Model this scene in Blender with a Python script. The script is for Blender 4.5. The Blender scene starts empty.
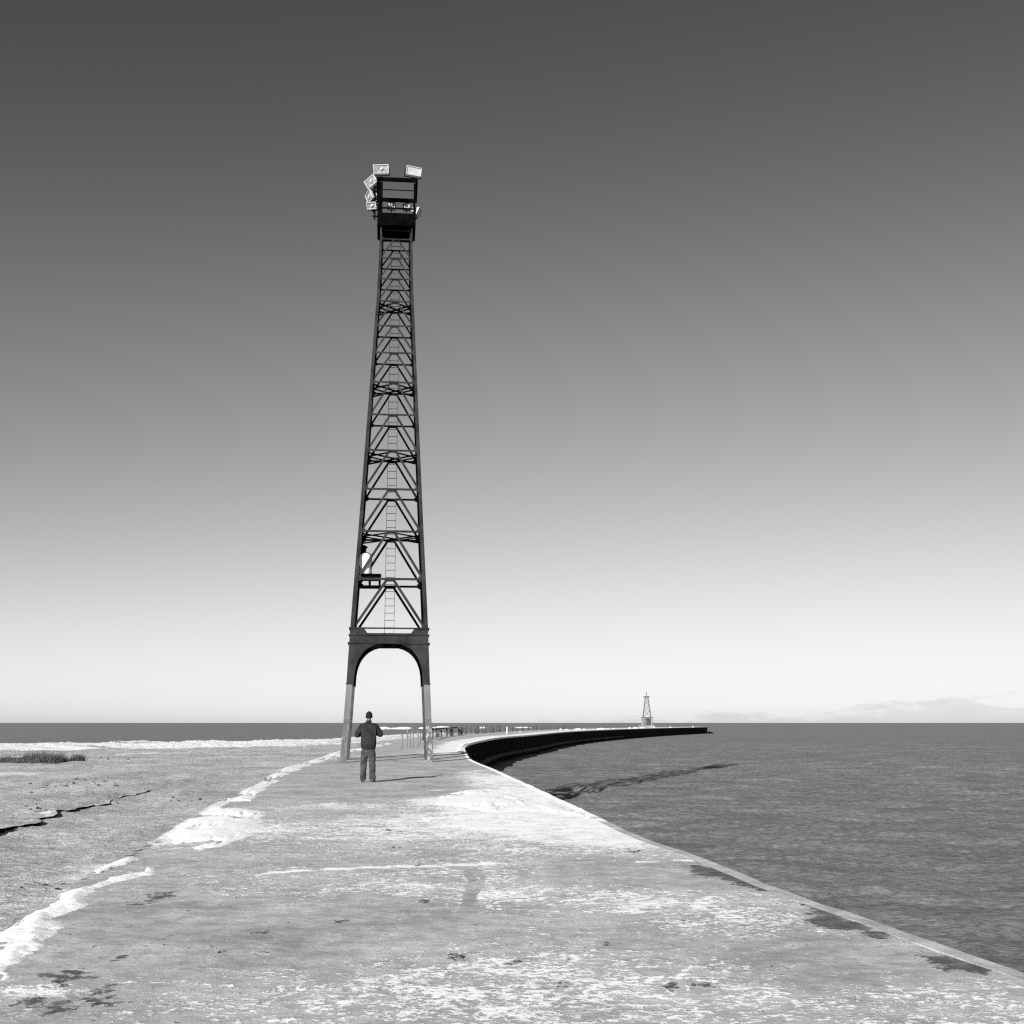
import bpy, bmesh, math, random
import numpy as np
from mathutils import Vector, Matrix, Quaternion

random.seed(7)
rng = np.random.default_rng(7)
R = math.radians
scene = bpy.context.scene
COL = scene.collection

# ------------------------------------------------------------------ camera
EYE = 1.5
FPX = 1200.0
HOR = 722.8
PITCH = math.atan((HOR - 512) / FPX)
cam_d = bpy.data.cameras.new('camera')
cam = bpy.data.objects.new('camera', cam_d)
COL.objects.link(cam)
cam.location = (0, 0, EYE)
cam.rotation_euler = (R(90) + PITCH, 0, 0)
cam_d.sensor_width = 36
cam_d.lens = 36 * FPX / 1024
cam_d.clip_start = 0.1
cam_d.clip_end = 60000
scene.camera = cam
scene.cycles.use_denoising = False
scene.cycles.filter_width = 1.3


def G(px, py, z=0.0):
    """survey helper: where the sight line of a photo point meets the level z"""
    u = (px - 512) / FPX
    v = (512 - py) / FPX
    dy = math.cos(PITCH) - v * math.sin(PITCH)
    dz = math.sin(PITCH) + v * math.cos(PITCH)
    t = (z - EYE) / dz
    return (u * t, dy * t)


# ------------------------------------------------------------------ light
SUN_EL = R(21.5)
SHADOW = Vector((0.385, 1.0)).normalized()         # direction shadows fall
sun_d = bpy.data.lights.new('sun', 'SUN')
sun = bpy.data.objects.new('sun', sun_d)
COL.objects.link(sun)
sun_d.energy = 5.0
sun_d.angle = R(0.53)
sun_d.color = (1, 1, 1)
dirv = Vector((SHADOW.x * math.cos(SUN_EL), SHADOW.y * math.cos(SUN_EL), -math.sin(SUN_EL)))
sun.rotation_euler = dirv.to_track_quat('-Z', 'Y').to_euler()

world = bpy.data.worlds.new('World')
scene.world = world
world.use_nodes = True
wt = world.node_tree
wn, wl = wt.nodes, wt.links
for n in list(wn):
    wn.remove(n)


def node(tree, typ, **kw):
    n = tree.nodes.new(typ)
    for k, v in kw.items():
        setattr(n, k, v)
    return n


def wmath(op, a, b=None, clamp=False):
    n = node(wt, 'ShaderNodeMath', operation=op)
    n.use_clamp = clamp
    for i, q in enumerate((a, b)):
        if q is None:
            continue
        if isinstance(q, (int, float)):
            n.inputs[i].default_value = q
        else:
            wl.new(q, n.inputs[i])
    return n.outputs[0]


sky = node(wt, 'ShaderNodeTexSky', sky_type='NISHITA')
sky.sun_disc = False
sky.sun_elevation = SUN_EL
sky.sun_rotation = math.atan2(-SHADOW.x, -SHADOW.y)
sky.air_density = 1.0
sky.dust_density = 0.6
sky.ozone_density = 1.0
tc = node(wt, 'ShaderNodeTexCoord')
sxyz = node(wt, 'ShaderNodeSeparateXYZ')
wl.new(tc.outputs['Generated'], sxyz.inputs[0])
sep = node(wt, 'ShaderNodeSeparateColor')
wl.new(sky.outputs[0], sep.inputs[0])
# black-and-white film behind a red filter
red = sep.outputs[0]
tone = wmath('POWER', wmath('MULTIPLY', red, 0.1), 1.6)
x = wmath('MULTIPLY', tone, 2.42)
_e = wmath('DIVIDE', wmath('SUBTRACT', sxyz.outputs[2], 0.31), 0.14)
x = wmath('MULTIPLY', x, wmath('ADD', 0.97, wmath('MULTIPLY', wmath('POWER', 2.718, wmath('MULTIPLY', wmath('MULTIPLY', _e, _e), -1.0)), 0.18)))
# soft shoulder of the film
tone = wmath('DIVIDE', x, wmath('POWER', wmath('ADD', 1.0, wmath('POWER', wmath('DIVIDE', x, 1.02), 2.4)), 1 / 2.4))
tone = wmath('MULTIPLY', tone, 5.95)
# a low bank of cloud on the horizon
mp = node(wt, 'ShaderNodeMapping')
mp.inputs['Scale'].default_value = (1, 1, 5)
wl.new(tc.outputs['Generated'], mp.inputs[0])
nz = node(wt, 'ShaderNodeTexNoise')
nz.inputs['Scale'].default_value = 22
nz.inputs['Detail'].default_value = 7
nz.inputs['Roughness'].default_value = 0.62
wl.new(mp.outputs[0], nz.inputs['Vector'])
az = wmath('MULTIPLY', wmath('SUBTRACT', sxyz.outputs[0], 0.12), 0.050, False)
top = wmath('ADD', wmath('MULTIPLY', wmath('SUBTRACT', nz.outputs[0], 0.5), 0.05), wmath('ADD', az, 0.006))
below = wmath('MULTIPLY', wmath('SUBTRACT', top, sxyz.outputs[2]), 150, True)
cloud = wmath('MULTIPLY', below, wmath('ADD', wmath('MULTIPLY', nz.outputs[0], 0.14), 0.06))
tone = wmath('MULTIPLY', tone, wmath('SUBTRACT', 1.0, cloud))
comb = node(wt, 'ShaderNodeCombineColor')
for i in range(3):
    wl.new(tone, comb.inputs[i])
bg = node(wt, 'ShaderNodeBackground')
bg.inputs['Strength'].default_value = 0.1
wl.new(comb.outputs[0], bg.inputs[0])
wo = node(wt, 'ShaderNodeOutputWorld')
wl.new(bg.outputs[0], wo.inputs[0])

scene.view_settings.view_transform = 'Standard'
scene.view_settings.look = 'None'
scene.view_settings.exposure = 0.75
scene.view_settings.gamma = 1.0


# ------------------------------------------------------------------ materials
class M:
    def __init__(s, name, rough=0.8, spec=0.3, metal=0.0):
        s.m = bpy.data.materials.new(name)
        s.m.use_nodes = True
        s.t = s.m.node_tree
        s.b = s.t.nodes['Principled BSDF']
        s.b.inputs['Roughness'].default_value = rough
        s.b.inputs['Specular IOR Level'].default_value = spec
        s.b.inputs['Metallic'].default_value = metal
        s.co = node(s.t, 'ShaderNodeTexCoord').outputs['Object']

    def put(s, n, i, v):
        if v is None:
            return
        if isinstance(v, (int, float)):
            n.inputs[i].default_value = v
        elif isinstance(v, tuple):
            n.inputs[i].default_value = v
        else:
            s.t.links.new(v, n.inputs[i])

    def math(s, op, a, b=None, clamp=False):
        n = node(s.t, 'ShaderNodeMath', operation=op)
        n.use_clamp = clamp
        s.put(n, 0, a)
        s.put(n, 1, b)
        return n.outputs[0]

    def noise(s, scale, detail=5, rough=0.6, stretch=None, dist=0.0):
        n = node(s.t, 'ShaderNodeTexNoise')
        co = s.co
        if stretch:
            mpp = node(s.t, 'ShaderNodeMapping')
            mpp.inputs['Scale'].default_value = stretch
            s.t.links.new(co, mpp.inputs[0])
            co = mpp.outputs[0]
        s.t.links.new(co, n.inputs['Vector'])
        n.inputs['Scale'].default_value = scale
        n.inputs['Detail'].default_value = detail
        n.inputs['Roughness'].default_value = rough
        n.inputs['Distortion'].default_value = dist
        return n.outputs[0]

    def step(s, v, lo, hi, a=0.0, b=1.0):
        n = node(s.t, 'ShaderNodeMapRange')
        n.interpolation_type = 'SMOOTHSTEP'
        s.put(n, 0, v)
        for i, q in enumerate((lo, hi, a, b)):
            s.put(n, i + 1, q)
        return n.outputs[0]

    def mix(s, f, a, b):
        n = node(s.t, 'ShaderNodeMix', data_type='FLOAT')
        s.put(n, 0, f)
        s.put(n, 2, a)
        s.put(n, 3, b)
        return n.outputs[0]

    def attr(s, name):
        return node(s.t, 'ShaderNodeAttribute', attribute_name=name).outputs['Fac']

    def grey(s, v):
        if isinstance(v, (int, float)):
            s.b.inputs['Base Color'].default_value = (v, v, v, 1)
        else:
            c = node(s.t, 'ShaderNodeCombineColor')
            for i in range(3):
                s.t.links.new(v, c.inputs[i])
            s.t.links.new(c.outputs[0], s.b.inputs['Base Color'])
        return s

    def bump(s, h, dist=0.02, strength=1.0):
        n = node(s.t, 'ShaderNodeBump')
        n.inputs['Distance'].default_value = dist
        n.inputs['Strength'].default_value = strength
        s.t.links.new(h, n.inputs['Height'])
        s.t.links.new(n.outputs[0], s.b.inputs['Normal'])
        return s


def worn(name, lo, hi, scale=3.0, rough=0.7, spec=0.3, metal=0.0, bump=0.0):
    m = M(name, rough, spec, metal)
    n = m.noise(scale, 6, 0.65)
    m.grey(m.step(n, 0.3, 0.7, lo, hi))
    if bump:
        m.bump(m.noise(scale * 6, 4), bump, 0.6)
    return m.m


# dark painted steel of the tower, a little rust and chalk
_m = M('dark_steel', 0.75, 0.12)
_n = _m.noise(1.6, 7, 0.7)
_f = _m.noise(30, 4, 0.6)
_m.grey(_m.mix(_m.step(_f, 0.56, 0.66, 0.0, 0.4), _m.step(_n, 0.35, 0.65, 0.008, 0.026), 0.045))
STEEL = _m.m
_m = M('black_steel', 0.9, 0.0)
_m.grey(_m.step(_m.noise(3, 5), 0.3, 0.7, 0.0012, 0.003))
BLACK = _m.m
# legs with worn light paint
_m = M('chalky_leg_paint', 0.8, 0.2)
_n = _m.noise(2.2, 6, 0.7, stretch=(1, 1, 0.35))
_f = _m.noise(9, 6, 0.7, stretch=(1, 1, 0.5))
_z = node(_m.t, 'ShaderNodeSeparateXYZ')
_m.t.links.new(_m.co, _z.inputs[0])
_low = _m.math('MULTIPLY', _m.step(_z.outputs[2], 1.7, 1.4), _m.step(_z.outputs[0], -0.4, 0.2, 0.25, 1.0))
_p = _m.math('MULTIPLY', _m.math('MULTIPLY', _m.step(_f, 0.52, 0.57), _low), 0.6)
_c = _m.mix(_m.step(_z.outputs[2], 1.72, 1.70), _m.step(_n, 0.3, 0.7, 0.095, 0.135), _m.step(_n, 0.3, 0.7, 0.065, 0.10))
_m.grey(_m.mix(_p, _c, 0.36))
LEGP = _m.m
LEGD = worn('rear_leg_dark', 0.035, 0.06, 2.5, 0.85, 0.1)  # darker tone for the rear pair of legs
WHITE = worn('white_enamel', 0.30, 0.46, 5, 0.5, 0.3)
GALV = worn('galvanised', 0.28, 0.45, 6, 0.5, 0.4)
LENS = worn('lamp_glass', 0.10, 0.30, 7, 0.3, 0.3)
TANKW = worn('white_tank_paint', 0.72, 0.85, 3, 0.5, 0.3)
PILE = worn('wet_timber', 0.025, 0.085, 8, 0.9, 0.1, bump=0.01)
PILEL = worn('dry_timber', 0.10, 0.20, 8, 0.9, 0.1, bump=0.01)
FARST = worn('pale_beacon_steel', 0.07, 0.15, 1, 0.7)
FARDK = worn('dark_beacon_base', 0.02, 0.05, 1, 0.8)
FARLT = worn('pale_beacon_base', 0.13, 0.22, 1, 0.8)

_m = M('snow', 0.65, 0.25)
_n = _m.noise(1.2, 6, 0.6)
_m.grey(_m.step(_n, 0.3, 0.7, 0.82, 0.90))
_m.bump(_m.math('ADD', _m.noise(7, 6, 0.6), _m.math('MULTIPLY', _m.noise(40, 3), 0.25)), 0.035, 0.5)
SNOW = _m.m
_m = M('shore_ice', 0.55, 0.3)
_n = _m.noise(0.9, 7, 0.68, stretch=(0.5, 1, 1))
_k = _m.noise(0.35, 7, 0.72, stretch=(0.25, 1, 1), dist=0.4)
_m.grey(_m.mix(_m.step(_k, 0.56, 0.64), _m.step(_n, 0.30, 0.48, 0.66, 0.92), 0.34))
_m.bump(_m.noise(2.5, 7, 0.7), 0.35, 0.8)
ICE = _m.m


# ------------------------------------------------------------------ mesh helpers
def tag(o, label=None, cat=None, group=None, kind=None):
    if label:
        o['label'] = label
    if cat:
        o['category'] = cat
    if group:
        o['group'] = group
    if kind:
        o['kind'] = kind
    return o


def empty(name, loc=(0, 0, 0), rz=0.0):
    o = bpy.data.objects.new(name, None)
    o.location = loc
    o.rotation_euler = (0, 0, rz)
    o.empty_display_size = 0.3
    COL.objects.link(o)
    return o


def link_mesh(name, me, mat, parent=None, smooth=False):
    if mat:
        me.materials.append(mat)
    if smooth:
        me.polygons.foreach_set('use_smooth', [True] * len(me.polygons))
    o = bpy.data.objects.new(name, me)
    COL.objects.link(o)
    if parent:
        o.parent = parent
    return o


class MB:
    """collects shapes, then becomes one mesh object"""

    def __init__(s):
        s.v = []
        s.f = []

    def add(s, vs, fs):
        k = len(s.v)
        s.v += [tuple(q) for q in vs]
        s.f += [tuple(i + k for i in q) for q in fs]
        return s

    def hexa(s, p):                     # 8 points: bottom loop, top loop
        return s.add(p, [(3, 2, 1, 0), (4, 5, 6, 7), (0, 1, 5, 4), (1, 2, 6, 5), (2, 3, 7, 6), (3, 0, 4, 7)])

    def box(s, c, d, rot=None):
        x, y, z = (q / 2 for q in d)
        p = [(-x, -y, -z), (x, -y, -z), (x, y, -z), (-x, y, -z), (-x, -y, z), (x, -y, z), (x, y, z), (-x, y, z)]
        if rot is not None:
            p = [rot @ Vector(q) for q in p]
        return s.hexa([(q[0] + c[0], q[1] + c[1], q[2] + c[2]) for q in p])

    def bar(s, a, b, w, h, up=(0, 0, 1), w2=None, h2=None):
        a, b = Vector(a), Vector(b)
        d = (b - a).normalized()
        u = Vector(up)
        sd = d.cross(u)
        if sd.length < 1e-4:
            sd = d.cross(Vector((1, 0, 0)))
        sd.normalize()
        u = sd.cross(d).normalized()
        w2 = w if w2 is None else w2
        h2 = h if h2 is None else h2
        p = []
        for c, ww, hh in ((a, w, h), (b, w2, h2)):
            for i, j in ((-1, -1), (1, -1), (1, 1), (-1, 1)):
                p.append(c + sd * (i * ww / 2) + u * (j * hh / 2))
        return s.hexa(p)

    def angle(s, a, b, w, t, u, v):
        """L section from a to b: flanges along u and along v"""
        a, b, u, v = Vector(a), Vector(b), Vector(u), Vector(v)
        prof = [(0, 0), (w, 0), (w, t), (t, t), (t, w), (0, w)]
        p = [a + u * i + v * j for i, j in prof] + [b + u * i + v * j for i, j in prof]
        n = 6
        fs = [(i, (i + 1) % n, n + (i + 1) % n, n + i) for i in range(n)]
        fs += [tuple(range(n))[::-1], tuple(range(n, 2 * n))]
        return s.add(p, fs)

    def rings(s, pts, radii, n=10, cap=True, axis=None):
        """tube through points"""
        k = []
        for i, c in enumerate(pts):
            c = Vector(c)
            if axis:
                d = Vector(axis)
            else:
                a = Vector(pts[max(0, i - 1)])
                b = Vector(pts[min(len(pts) - 1, i + 1)])
                d = (b - a).normalized()
            q = d.to_track_quat('Z', 'Y')
            for j in range(n):
                t = 2 * math.pi * j / n
                k.append(c + q @ Vector((math.cos(t) * radii[i], math.sin(t) * radii[i], 0)))
        fs = []
        for i in range(len(pts) - 1):
            for j in range(n):
                fs.append((i * n + j, i * n + (j + 1) % n, (i + 1) * n + (j + 1) % n, (i + 1) * n + j))
        if cap:
            fs.append(tuple(range(n))[::-1])
            fs.append(tuple(range((len(pts) - 1) * n, len(pts) * n)))
        return s.add(k, fs)

    def build(s, name, mat, parent=None, smooth=False, bevel=0.0):
        me = bpy.data.meshes.new(name)
        me.from_pydata(s.v, [], s.f)
        bm = bmesh.new()
        bm.from_mesh(me)
        bmesh.ops.recalc_face_normals(bm, faces=bm.faces)
        if bevel:
            bmesh.ops.bevel(bm, geom=[e for e in bm.edges if e.calc_face_angle(0) > 0.6], offset=bevel,
                            segments=2, affect='EDGES', clamp_overlap=True)
        bm.to_mesh(me)
        bm.free()
        return link_mesh(name, me, mat, parent, smooth)


def grid_mesh(name, X, Y, Z, mat, keep=None, attrs=None, smooth=True, parent=None):
    """numpy height sheet"""
    r, c = X.shape
    co = np.stack([X, Y, Z], -1).reshape(-1, 3)
    idx = np.arange(r * c).reshape(r, c)
    f = np.stack([idx[:-1, :-1], idx[:-1, 1:], idx[1:, 1:], idx[1:, :-1]], -1).reshape(-1, 4)
    if keep is not None:
        k = keep.reshape(-1)
        f = f[k[f].any(1)]
        used = np.zeros(r * c, bool)
        used[f.reshape(-1)] = True
        remap = np.cumsum(used) - 1
        f = remap[f]
        co = co[used]
        if attrs:
            attrs = {a: v.reshape(-1)[used] for a, v in attrs.items()}
    me = bpy.data.meshes.new(name)
    me.vertices.add(len(co))
    me.vertices.foreach_set('co', co.astype(np.float32).reshape(-1))
    me.loops.add(len(f) * 4)
    me.loops.foreach_set('vertex_index', f.reshape(-1).astype(np.int32))
    me.polygons.add(len(f))
    me.polygons.foreach_set('loop_start', np.arange(0, len(f) * 4, 4, dtype=np.int32))
    me.update(calc_edges=True)
    me.validate()
    for a, v in (attrs or {}).items():
        at = me.attributes.new(a, 'FLOAT', 'POINT')
        at.data.foreach_set('value', v.reshape(-1).astype(np.float32))
    o = link_mesh(name, me, mat, parent, smooth)
    # face up
    if len(me.polygons) and sum(p.normal.z for p in me.polygons[:50]) < 0:
        me.flip_normals()
    return o


# value noise in numpy
_perm = rng.random((256, 256))


def vnoise(x, y):
    xi = np.floor(x).astype(int)
    yi = np.floor(y).astype(int)
    fx = x - xi
    fy = y - yi
    fx = fx * fx * (3 - 2 * fx)
    fy = fy * fy * (3 - 2 * fy)
    a = _perm[xi % 256, yi % 256]
    b = _perm[(xi + 1) % 256, yi % 256]
    c = _perm[xi % 256, (yi + 1) % 256]
    d = _perm[(xi + 1) % 256, (yi + 1) % 256]
    return (a * (1 - fx) + b * fx) * (1 - fy) + (c * (1 - fx) + d * fx) * fy


def fbm(x, y, sc, oct=5, gain=0.55):
    s = 0
    a = 1.0
    t = 0
    x = x * sc
    y = y * sc
    for i in range(oct):
        s = s + a * vnoise(x + 17.3 * i, y + 9.1 * i)
        t += a
        a *= gain
        x = x * 2.03
        y = y * 2.03
    return s / t


def sstep(v, a, b):
    t = np.clip((v - a) / (b - a), 0, 1)
    return t * t * (3 - 2 * t)


def poly_sd(X, Y, P):
    """signed distance, positive inside"""
    P = np.array(P)
    d = np.full(X.shape, 1e9)
    ins = np.zeros(X.shape, bool)
    n = len(P)
    for i in range(n):
        a = P[i]
        b = P[(i + 1) % n]
        e = b - a
        wx = X - a[0]
        wy = Y - a[1]
        t = np.clip((wx * e[0] + wy * e[1]) / (e @ e + 1e-12), 0, 1)
        d = np.minimum(d, np.hypot(wx - t * e[0], wy - t * e[1]))
        c = ((a[1] <= Y) & (b[1] > Y)) | ((b[1] <= Y) & (a[1] > Y))
        with np.errstate(divide='ignore', invalid='ignore'):
            xi = a[0] + (Y - a[1]) / (b[1] - a[1] + 1e-12) * e[0]
        ins ^= c & (X < xi)
    return np.where(ins, d, -d)


def line_d(X, Y, P):
    P = np.array(P)
    d = np.full(X.shape, 1e9)
    for i in range(len(P) - 1):
        a = P[i]
        e = P[i + 1] - a
        wx = X - a[0]
        wy = Y - a[1]
        t = np.clip((wx * e[0] + wy * e[1]) / (e @ e + 1e-12), 0, 1)
        d = np.minimum(d, np.hypot(wx - t * e[0], wy - t * e[1]))
    return d


# ------------------------------------------------------------------ pier outline
RE = [(4.9, -12.0), (4.05, 0.0), (3.55, 4.0), (3.06, 7.84), (2.93, 8.44), (2.81, 9.28), (2.6, 10.4), (2.35, 11.96),
      (2.1, 13.81), (1.81, 15.65), (1.49, 18.53), (1.12, 22.41), (0.63, 27.55), (-0.2, 36.0), (-0.95, 43.5), (-1.83, 53.28),
      (-2.45, 64.25), (-2.95, 75.0), (-3.15, 84.6), (-3.1, 94.0), (-2.71, 104.0), (-1.26, 128.0), (2.28, 155.0), (10.4, 218.0),
      (26.0, 295.0), (46.0, 372.0), (74.0, 462.0)]
LE = [(-1.6, -12.0), (-2.6, 0.0), (-3.1, 4.0), (-3.5, 7.6), (-3.71, 9.23), (-3.91, 10.63), (-4.21, 12.24), (-4.41, 14.05),
      (-4.77, 16.88), (-5.38, 21.84), (-5.71, 25.01), (-6.13, 29.49), (-6.71, 33.64), (-7.6, 41.87), (-8.5, 53.28), (-8.9, 64.0),
      (-9.0, 75.0), (-9.2, 86.0), (-9.3, 96.0), (-9.2, 108.0), (-8.6, 133.0), (-5.6, 162.0), (0.5, 222.0), (13.0, 300.0), (33.0, 378.0), (61.0, 468.0)]


def dens(P, n):
    """smooth dense polyline by y"""
    P = np.array(P)
    return P


REa = np.array(RE)
LEa = np.array(LE)


def smooth_interp(y, P):
    # piecewise cubic (Catmull-Rom style, monotone spacing by y)
    ys, xs = P[:, 1], P[:, 0]
    m = np.gradient(xs, ys)
    i = np.clip(np.searchsorted(ys, y) - 1, 0, len(ys) - 2)
    h = ys[i + 1] - ys[i]
    t = (y - ys[i]) / h
    t2 = t * t
    t3 = t2 * t
    return ((2 * t3 - 3 * t2 + 1) * xs[i] + (t3 - 2 * t2 + t) * h * m[i] + (-2 * t3 + 3 * t2) * xs[i + 1] + (t3 - t2) * h * m[i + 1])


def right_x(y):
    return smooth_interp(np.asarray(y, float), REa)


def left_x(y):
    return smooth_interp(np.asarray(y, float), LEa)


def rows(y0, y1, px):
    ys = [y0]
    while ys[-1] < y1:
        y = max(ys[-1], 5.2)
        ys.append(ys[-1] + min(max(y * y / (EYE * FPX) * px, 0.02), 1.6))
    return np.array(ys)


WATER = -2.5

# ------------------------------------------------------------------ pier deck
ys = np.concatenate([np.arange(-12, 5.0, 0.35), rows(5.0, 462, 1.35)])
ts = np.linspace(0, 1, 230)
KERB = 0.10
Yg, Tg = np.meshgrid(ys, ts, indexing='ij')
Lx = left_x(ys)[:, None]
Rx = right_x(ys)[:, None] - KERB
Xg = Lx + (Rx - Lx) * Tg


def surf(X, Y):
    return -0.085 * np.exp(-(((X + 6.5) / 6.0) ** 4 + ((Y - 50.5) / 7.0) ** 4)) + (fbm(X, Y, 0.35, 4) - 0.5) * 0.035 + (fbm(X + 30, Y, 2.2, 4) - 0.5) * 0.010


Zg = surf(Xg, Yg) * np.where(Yg < 460, 1, 0)


def blob(X, Y, px, py, rx, ry, tilt=0.0):
    cx, cy = G(px, py)
    c, s = math.cos(tilt), math.sin(tilt)
    u = (X - cx) * c + (Y - cy) * s
    v = -(X - cx) * s + (Y - cy) * c
    return np.exp(-((u / rx) ** 2 + (v / ry) ** 2))


def paint_frost(X, Y):
    f = 0.35 + 0.0 * X
    big = fbm(X + 5, Y * 0.8, 0.55, 4)
    f = f + (big - 0.5) * 0.50
    # near the viewer: thick flecks of frost
    f += 0.05 * sstep(-Y, -9.4, -6.9)
    f += 0.10 * blob(X, Y, 900, 985, 1.2, 0.8)
    f += 0.06 * blob(X, Y, 480, 975, 1.5, 0.8)
    f += 0.13 * blob(X, Y, 530, 912, 1.4, 2.0)
    f += 0.12 * blob(X, Y, 300, 990, 1.2, 0.8)
    f += 0.08 * blob(X, Y, 940, 1000, 0.6, 0.6)
    f += 0.45 * blob(X, Y, 38, 991, 0.22, 0.16)
    # bare left part
    f -= 0.22 * blob(X, Y, 140, 920, 1.5, 2.2)
    f -= 0.16 * blob(X, Y, 330, 925, 1.0, 0.8)
    f -= 0.10 * blob(X, Y, 620, 925, 1.2, 1.5)
    f += 0.16 * blob(X, Y, 370, 880, 1.5, 1.8)
    f += 0.20 * blob(X, Y, 690, 900, 0.8, 0.8)
    f += 0.20 * blob(X, Y, 760, 925, 0.9, 0.6)
    # bare apron by the kerb
    f -= 0.22 * blob(X, Y, 850, 950, 0.7, 1.1)
    f -= 0.16 * blob(X, Y, 640, 872, 0.8, 1.6)
    # middle distance frosty again
    f += 0.10 * sstep(Y, 12, 18) * (1 - sstep(Y, 23, 27))
    f += 0.16 * blob(X, Y, 570, 838, 1.6, 3.5)
    f += 0.10 * blob(X, Y, 480, 830, 2.5, 3.0)
    f += 0.20 * blob(X, Y, 240, 832, 1.4, 3.0)
    # settled snow along the right side
    for q in ((600, 826, 0.7, 2.2), (560, 808, 0.8, 3.0), (520, 798, 1.6, 3.0), (470, 800, 1.2, 1.6), (500, 782, 1.5, 5.0), (470, 772, 0.8, 3.0),
              (540, 815, 1.5, 2.0)):
        f += 0.44 * blob(X, Y, *q)
    # trodden bare ground round the tower
    f -= 0.75 * blob(X, Y, 380, 772, 2.6, 9.0)
    f -= 0.5 * blob(X, Y, 300, 778, 1.6, 7.0)
    f -= 0.55 * blob(X, Y, 390, 790, 2.0, 2.5)
    # beyond the tower: snow towards the wall, grey sand to the left
    far = sstep(Y, 56, 66)
    ur = (X - left_x(Y)) / (right_x(Y) - left_x(Y))
    f = f * (1 - far) + far * (0.10 + 0.62 * sstep(ur, 0.40, 0.85) + 0.18 * sstep(Y, 150, 260) + (big - 0.5) * 0.5)
    return f


def paint_stain(X, Y):
    s = 0.0 * X
    wob = (fbm(X, Y, 3.5, 4) - 0.5) * 0.30
    wx = X + wob * 0.5
    wy = Y + wob
    polys = [
        [(686, 866), (700, 866), (735, 875), (775, 887), (768, 890), (730, 880), (700, 874)],
        [(806, 904), (830, 908), (846, 914), (838, 917), (815, 912)],
        [(800, 918), (826, 914), (872, 927), (862, 931), (830, 928)],
        [(862, 929), (892, 934), (886, 937), (868, 936)],
        [(924, 951), (960, 955), (986, 967), (984, 972), (950, 967)],
        [(24, 998), (60, 985), (78, 994), (70, 1012), (35, 1014)],
        [(95, 985), (116, 984), (116, 1004), (94, 1006)],
        [(28, 974), (85, 972), (95, 979), (60, 984), (30, 982)],
        [(140, 896), (172, 892), (170, 898), (148, 904)],
        [(448, 951), (474, 952), (470, 960), (450, 959)],
        [(120, 857), (138, 852), (160, 834), (150, 848), (130, 860)],
    ]
    for p in polys:
        w = [G(*q) for q in p]
        sd = poly_sd(wx, wy, w)
        k = 1.0 if p[0][0] > 500 else 0.62
        s = np.maximum(s, k * sstep(sd, -0.16, 0.12))
    # scattered foot-sized scuffs
    for px, py, a in ((343, 922, .1), (425, 901, .1), (396, 831, .2), (420, 866, .06), (395, 847, .1), (391, 808, .2), (393, 817, .2), (612, 943, .05), (671, 987, .08),
                      (632, 852, .2), (610, 853, .15), (604, 945, .05), (515, 961, .06), (262, 932, .05), (225, 951, .06), (127, 927, .06), (135, 905, .08), (151, 898, .1),
                      (105, 957, .06), (121, 958, .06), (156, 941, .05), (560, 987, .06), (700, 985, .1)):
        s = np.maximum(s, 0.62 * blob(wx, wy, px, py, 0.035 + a * .35, 0.03 + a * .7))
    # dark lines that cross the pier under the tower
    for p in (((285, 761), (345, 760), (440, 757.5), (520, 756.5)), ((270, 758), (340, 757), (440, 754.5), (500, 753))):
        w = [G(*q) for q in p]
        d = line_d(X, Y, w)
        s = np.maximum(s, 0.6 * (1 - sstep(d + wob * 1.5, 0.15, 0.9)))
    return np.clip(s, 0, 1)


def paint_line(X, Y):
    s = 0.0 * X
    wob = (fbm(X, Y, 2.5, 3) - 0.5) * 0.12
    for p, w in ((((268, 873), (300, 871), (370, 868), (440, 866), (490, 864)), 0.05), (((640, 862), (690, 861)), 0.05), (((300, 794), (380, 791), (440, 790)), 0.12)):
        d = line_d(X + wob, Y + wob, [G(*q) for q in p])
        s = np.maximum(s, 1 - sstep(d, w * 0.6, w * 1.6))
    return s


def paint_track(X, Y):
    s = 0.0 * X
    wob = (fbm(X, Y, 5, 3) - 0.5) * 0.05
    for p, w in ((((466, 868), (471, 880), (469, 895), (464, 908), (455, 925), (440, 945), (425, 965)), 0.034), (((472, 868), (482, 876), (480, 885), (474, 895), (470, 905)), 0.022),
                 ):
        d = line_d(X + wob, Y + wob, [G(*q) for q in p])
        s = np.maximum(s, 1 - sstep(d, w * 0.5, w * 1.5))
    return s


deck_m = M('frosted_concrete', 0.85, 0.25)
m = deck_m
fr = m.math('MINIMUM', m.attr('frost'), 0.74)
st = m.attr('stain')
ln = m.attr('line')
tr = m.attr('track')
n_big = m.noise(0.8, 6, 0.62)
n_mid = m.noise(5.0, 6, 0.62)
n_fine = m.noise(12.5, 6, 0.66, dist=0.4)
n_grit = m.noise(90.0, 3, 0.6)
conc = m.step(n_mid, 0.3, 0.7, 0.30, 0.48)
conc = m.math('MULTIPLY', conc, m.step(n_big, 0.3, 0.7, 0.74, 1.16))
conc = m.math('MULTIPLY', conc, m.step(n_grit, 0.25, 0.75, 0.86, 1.14))
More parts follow.
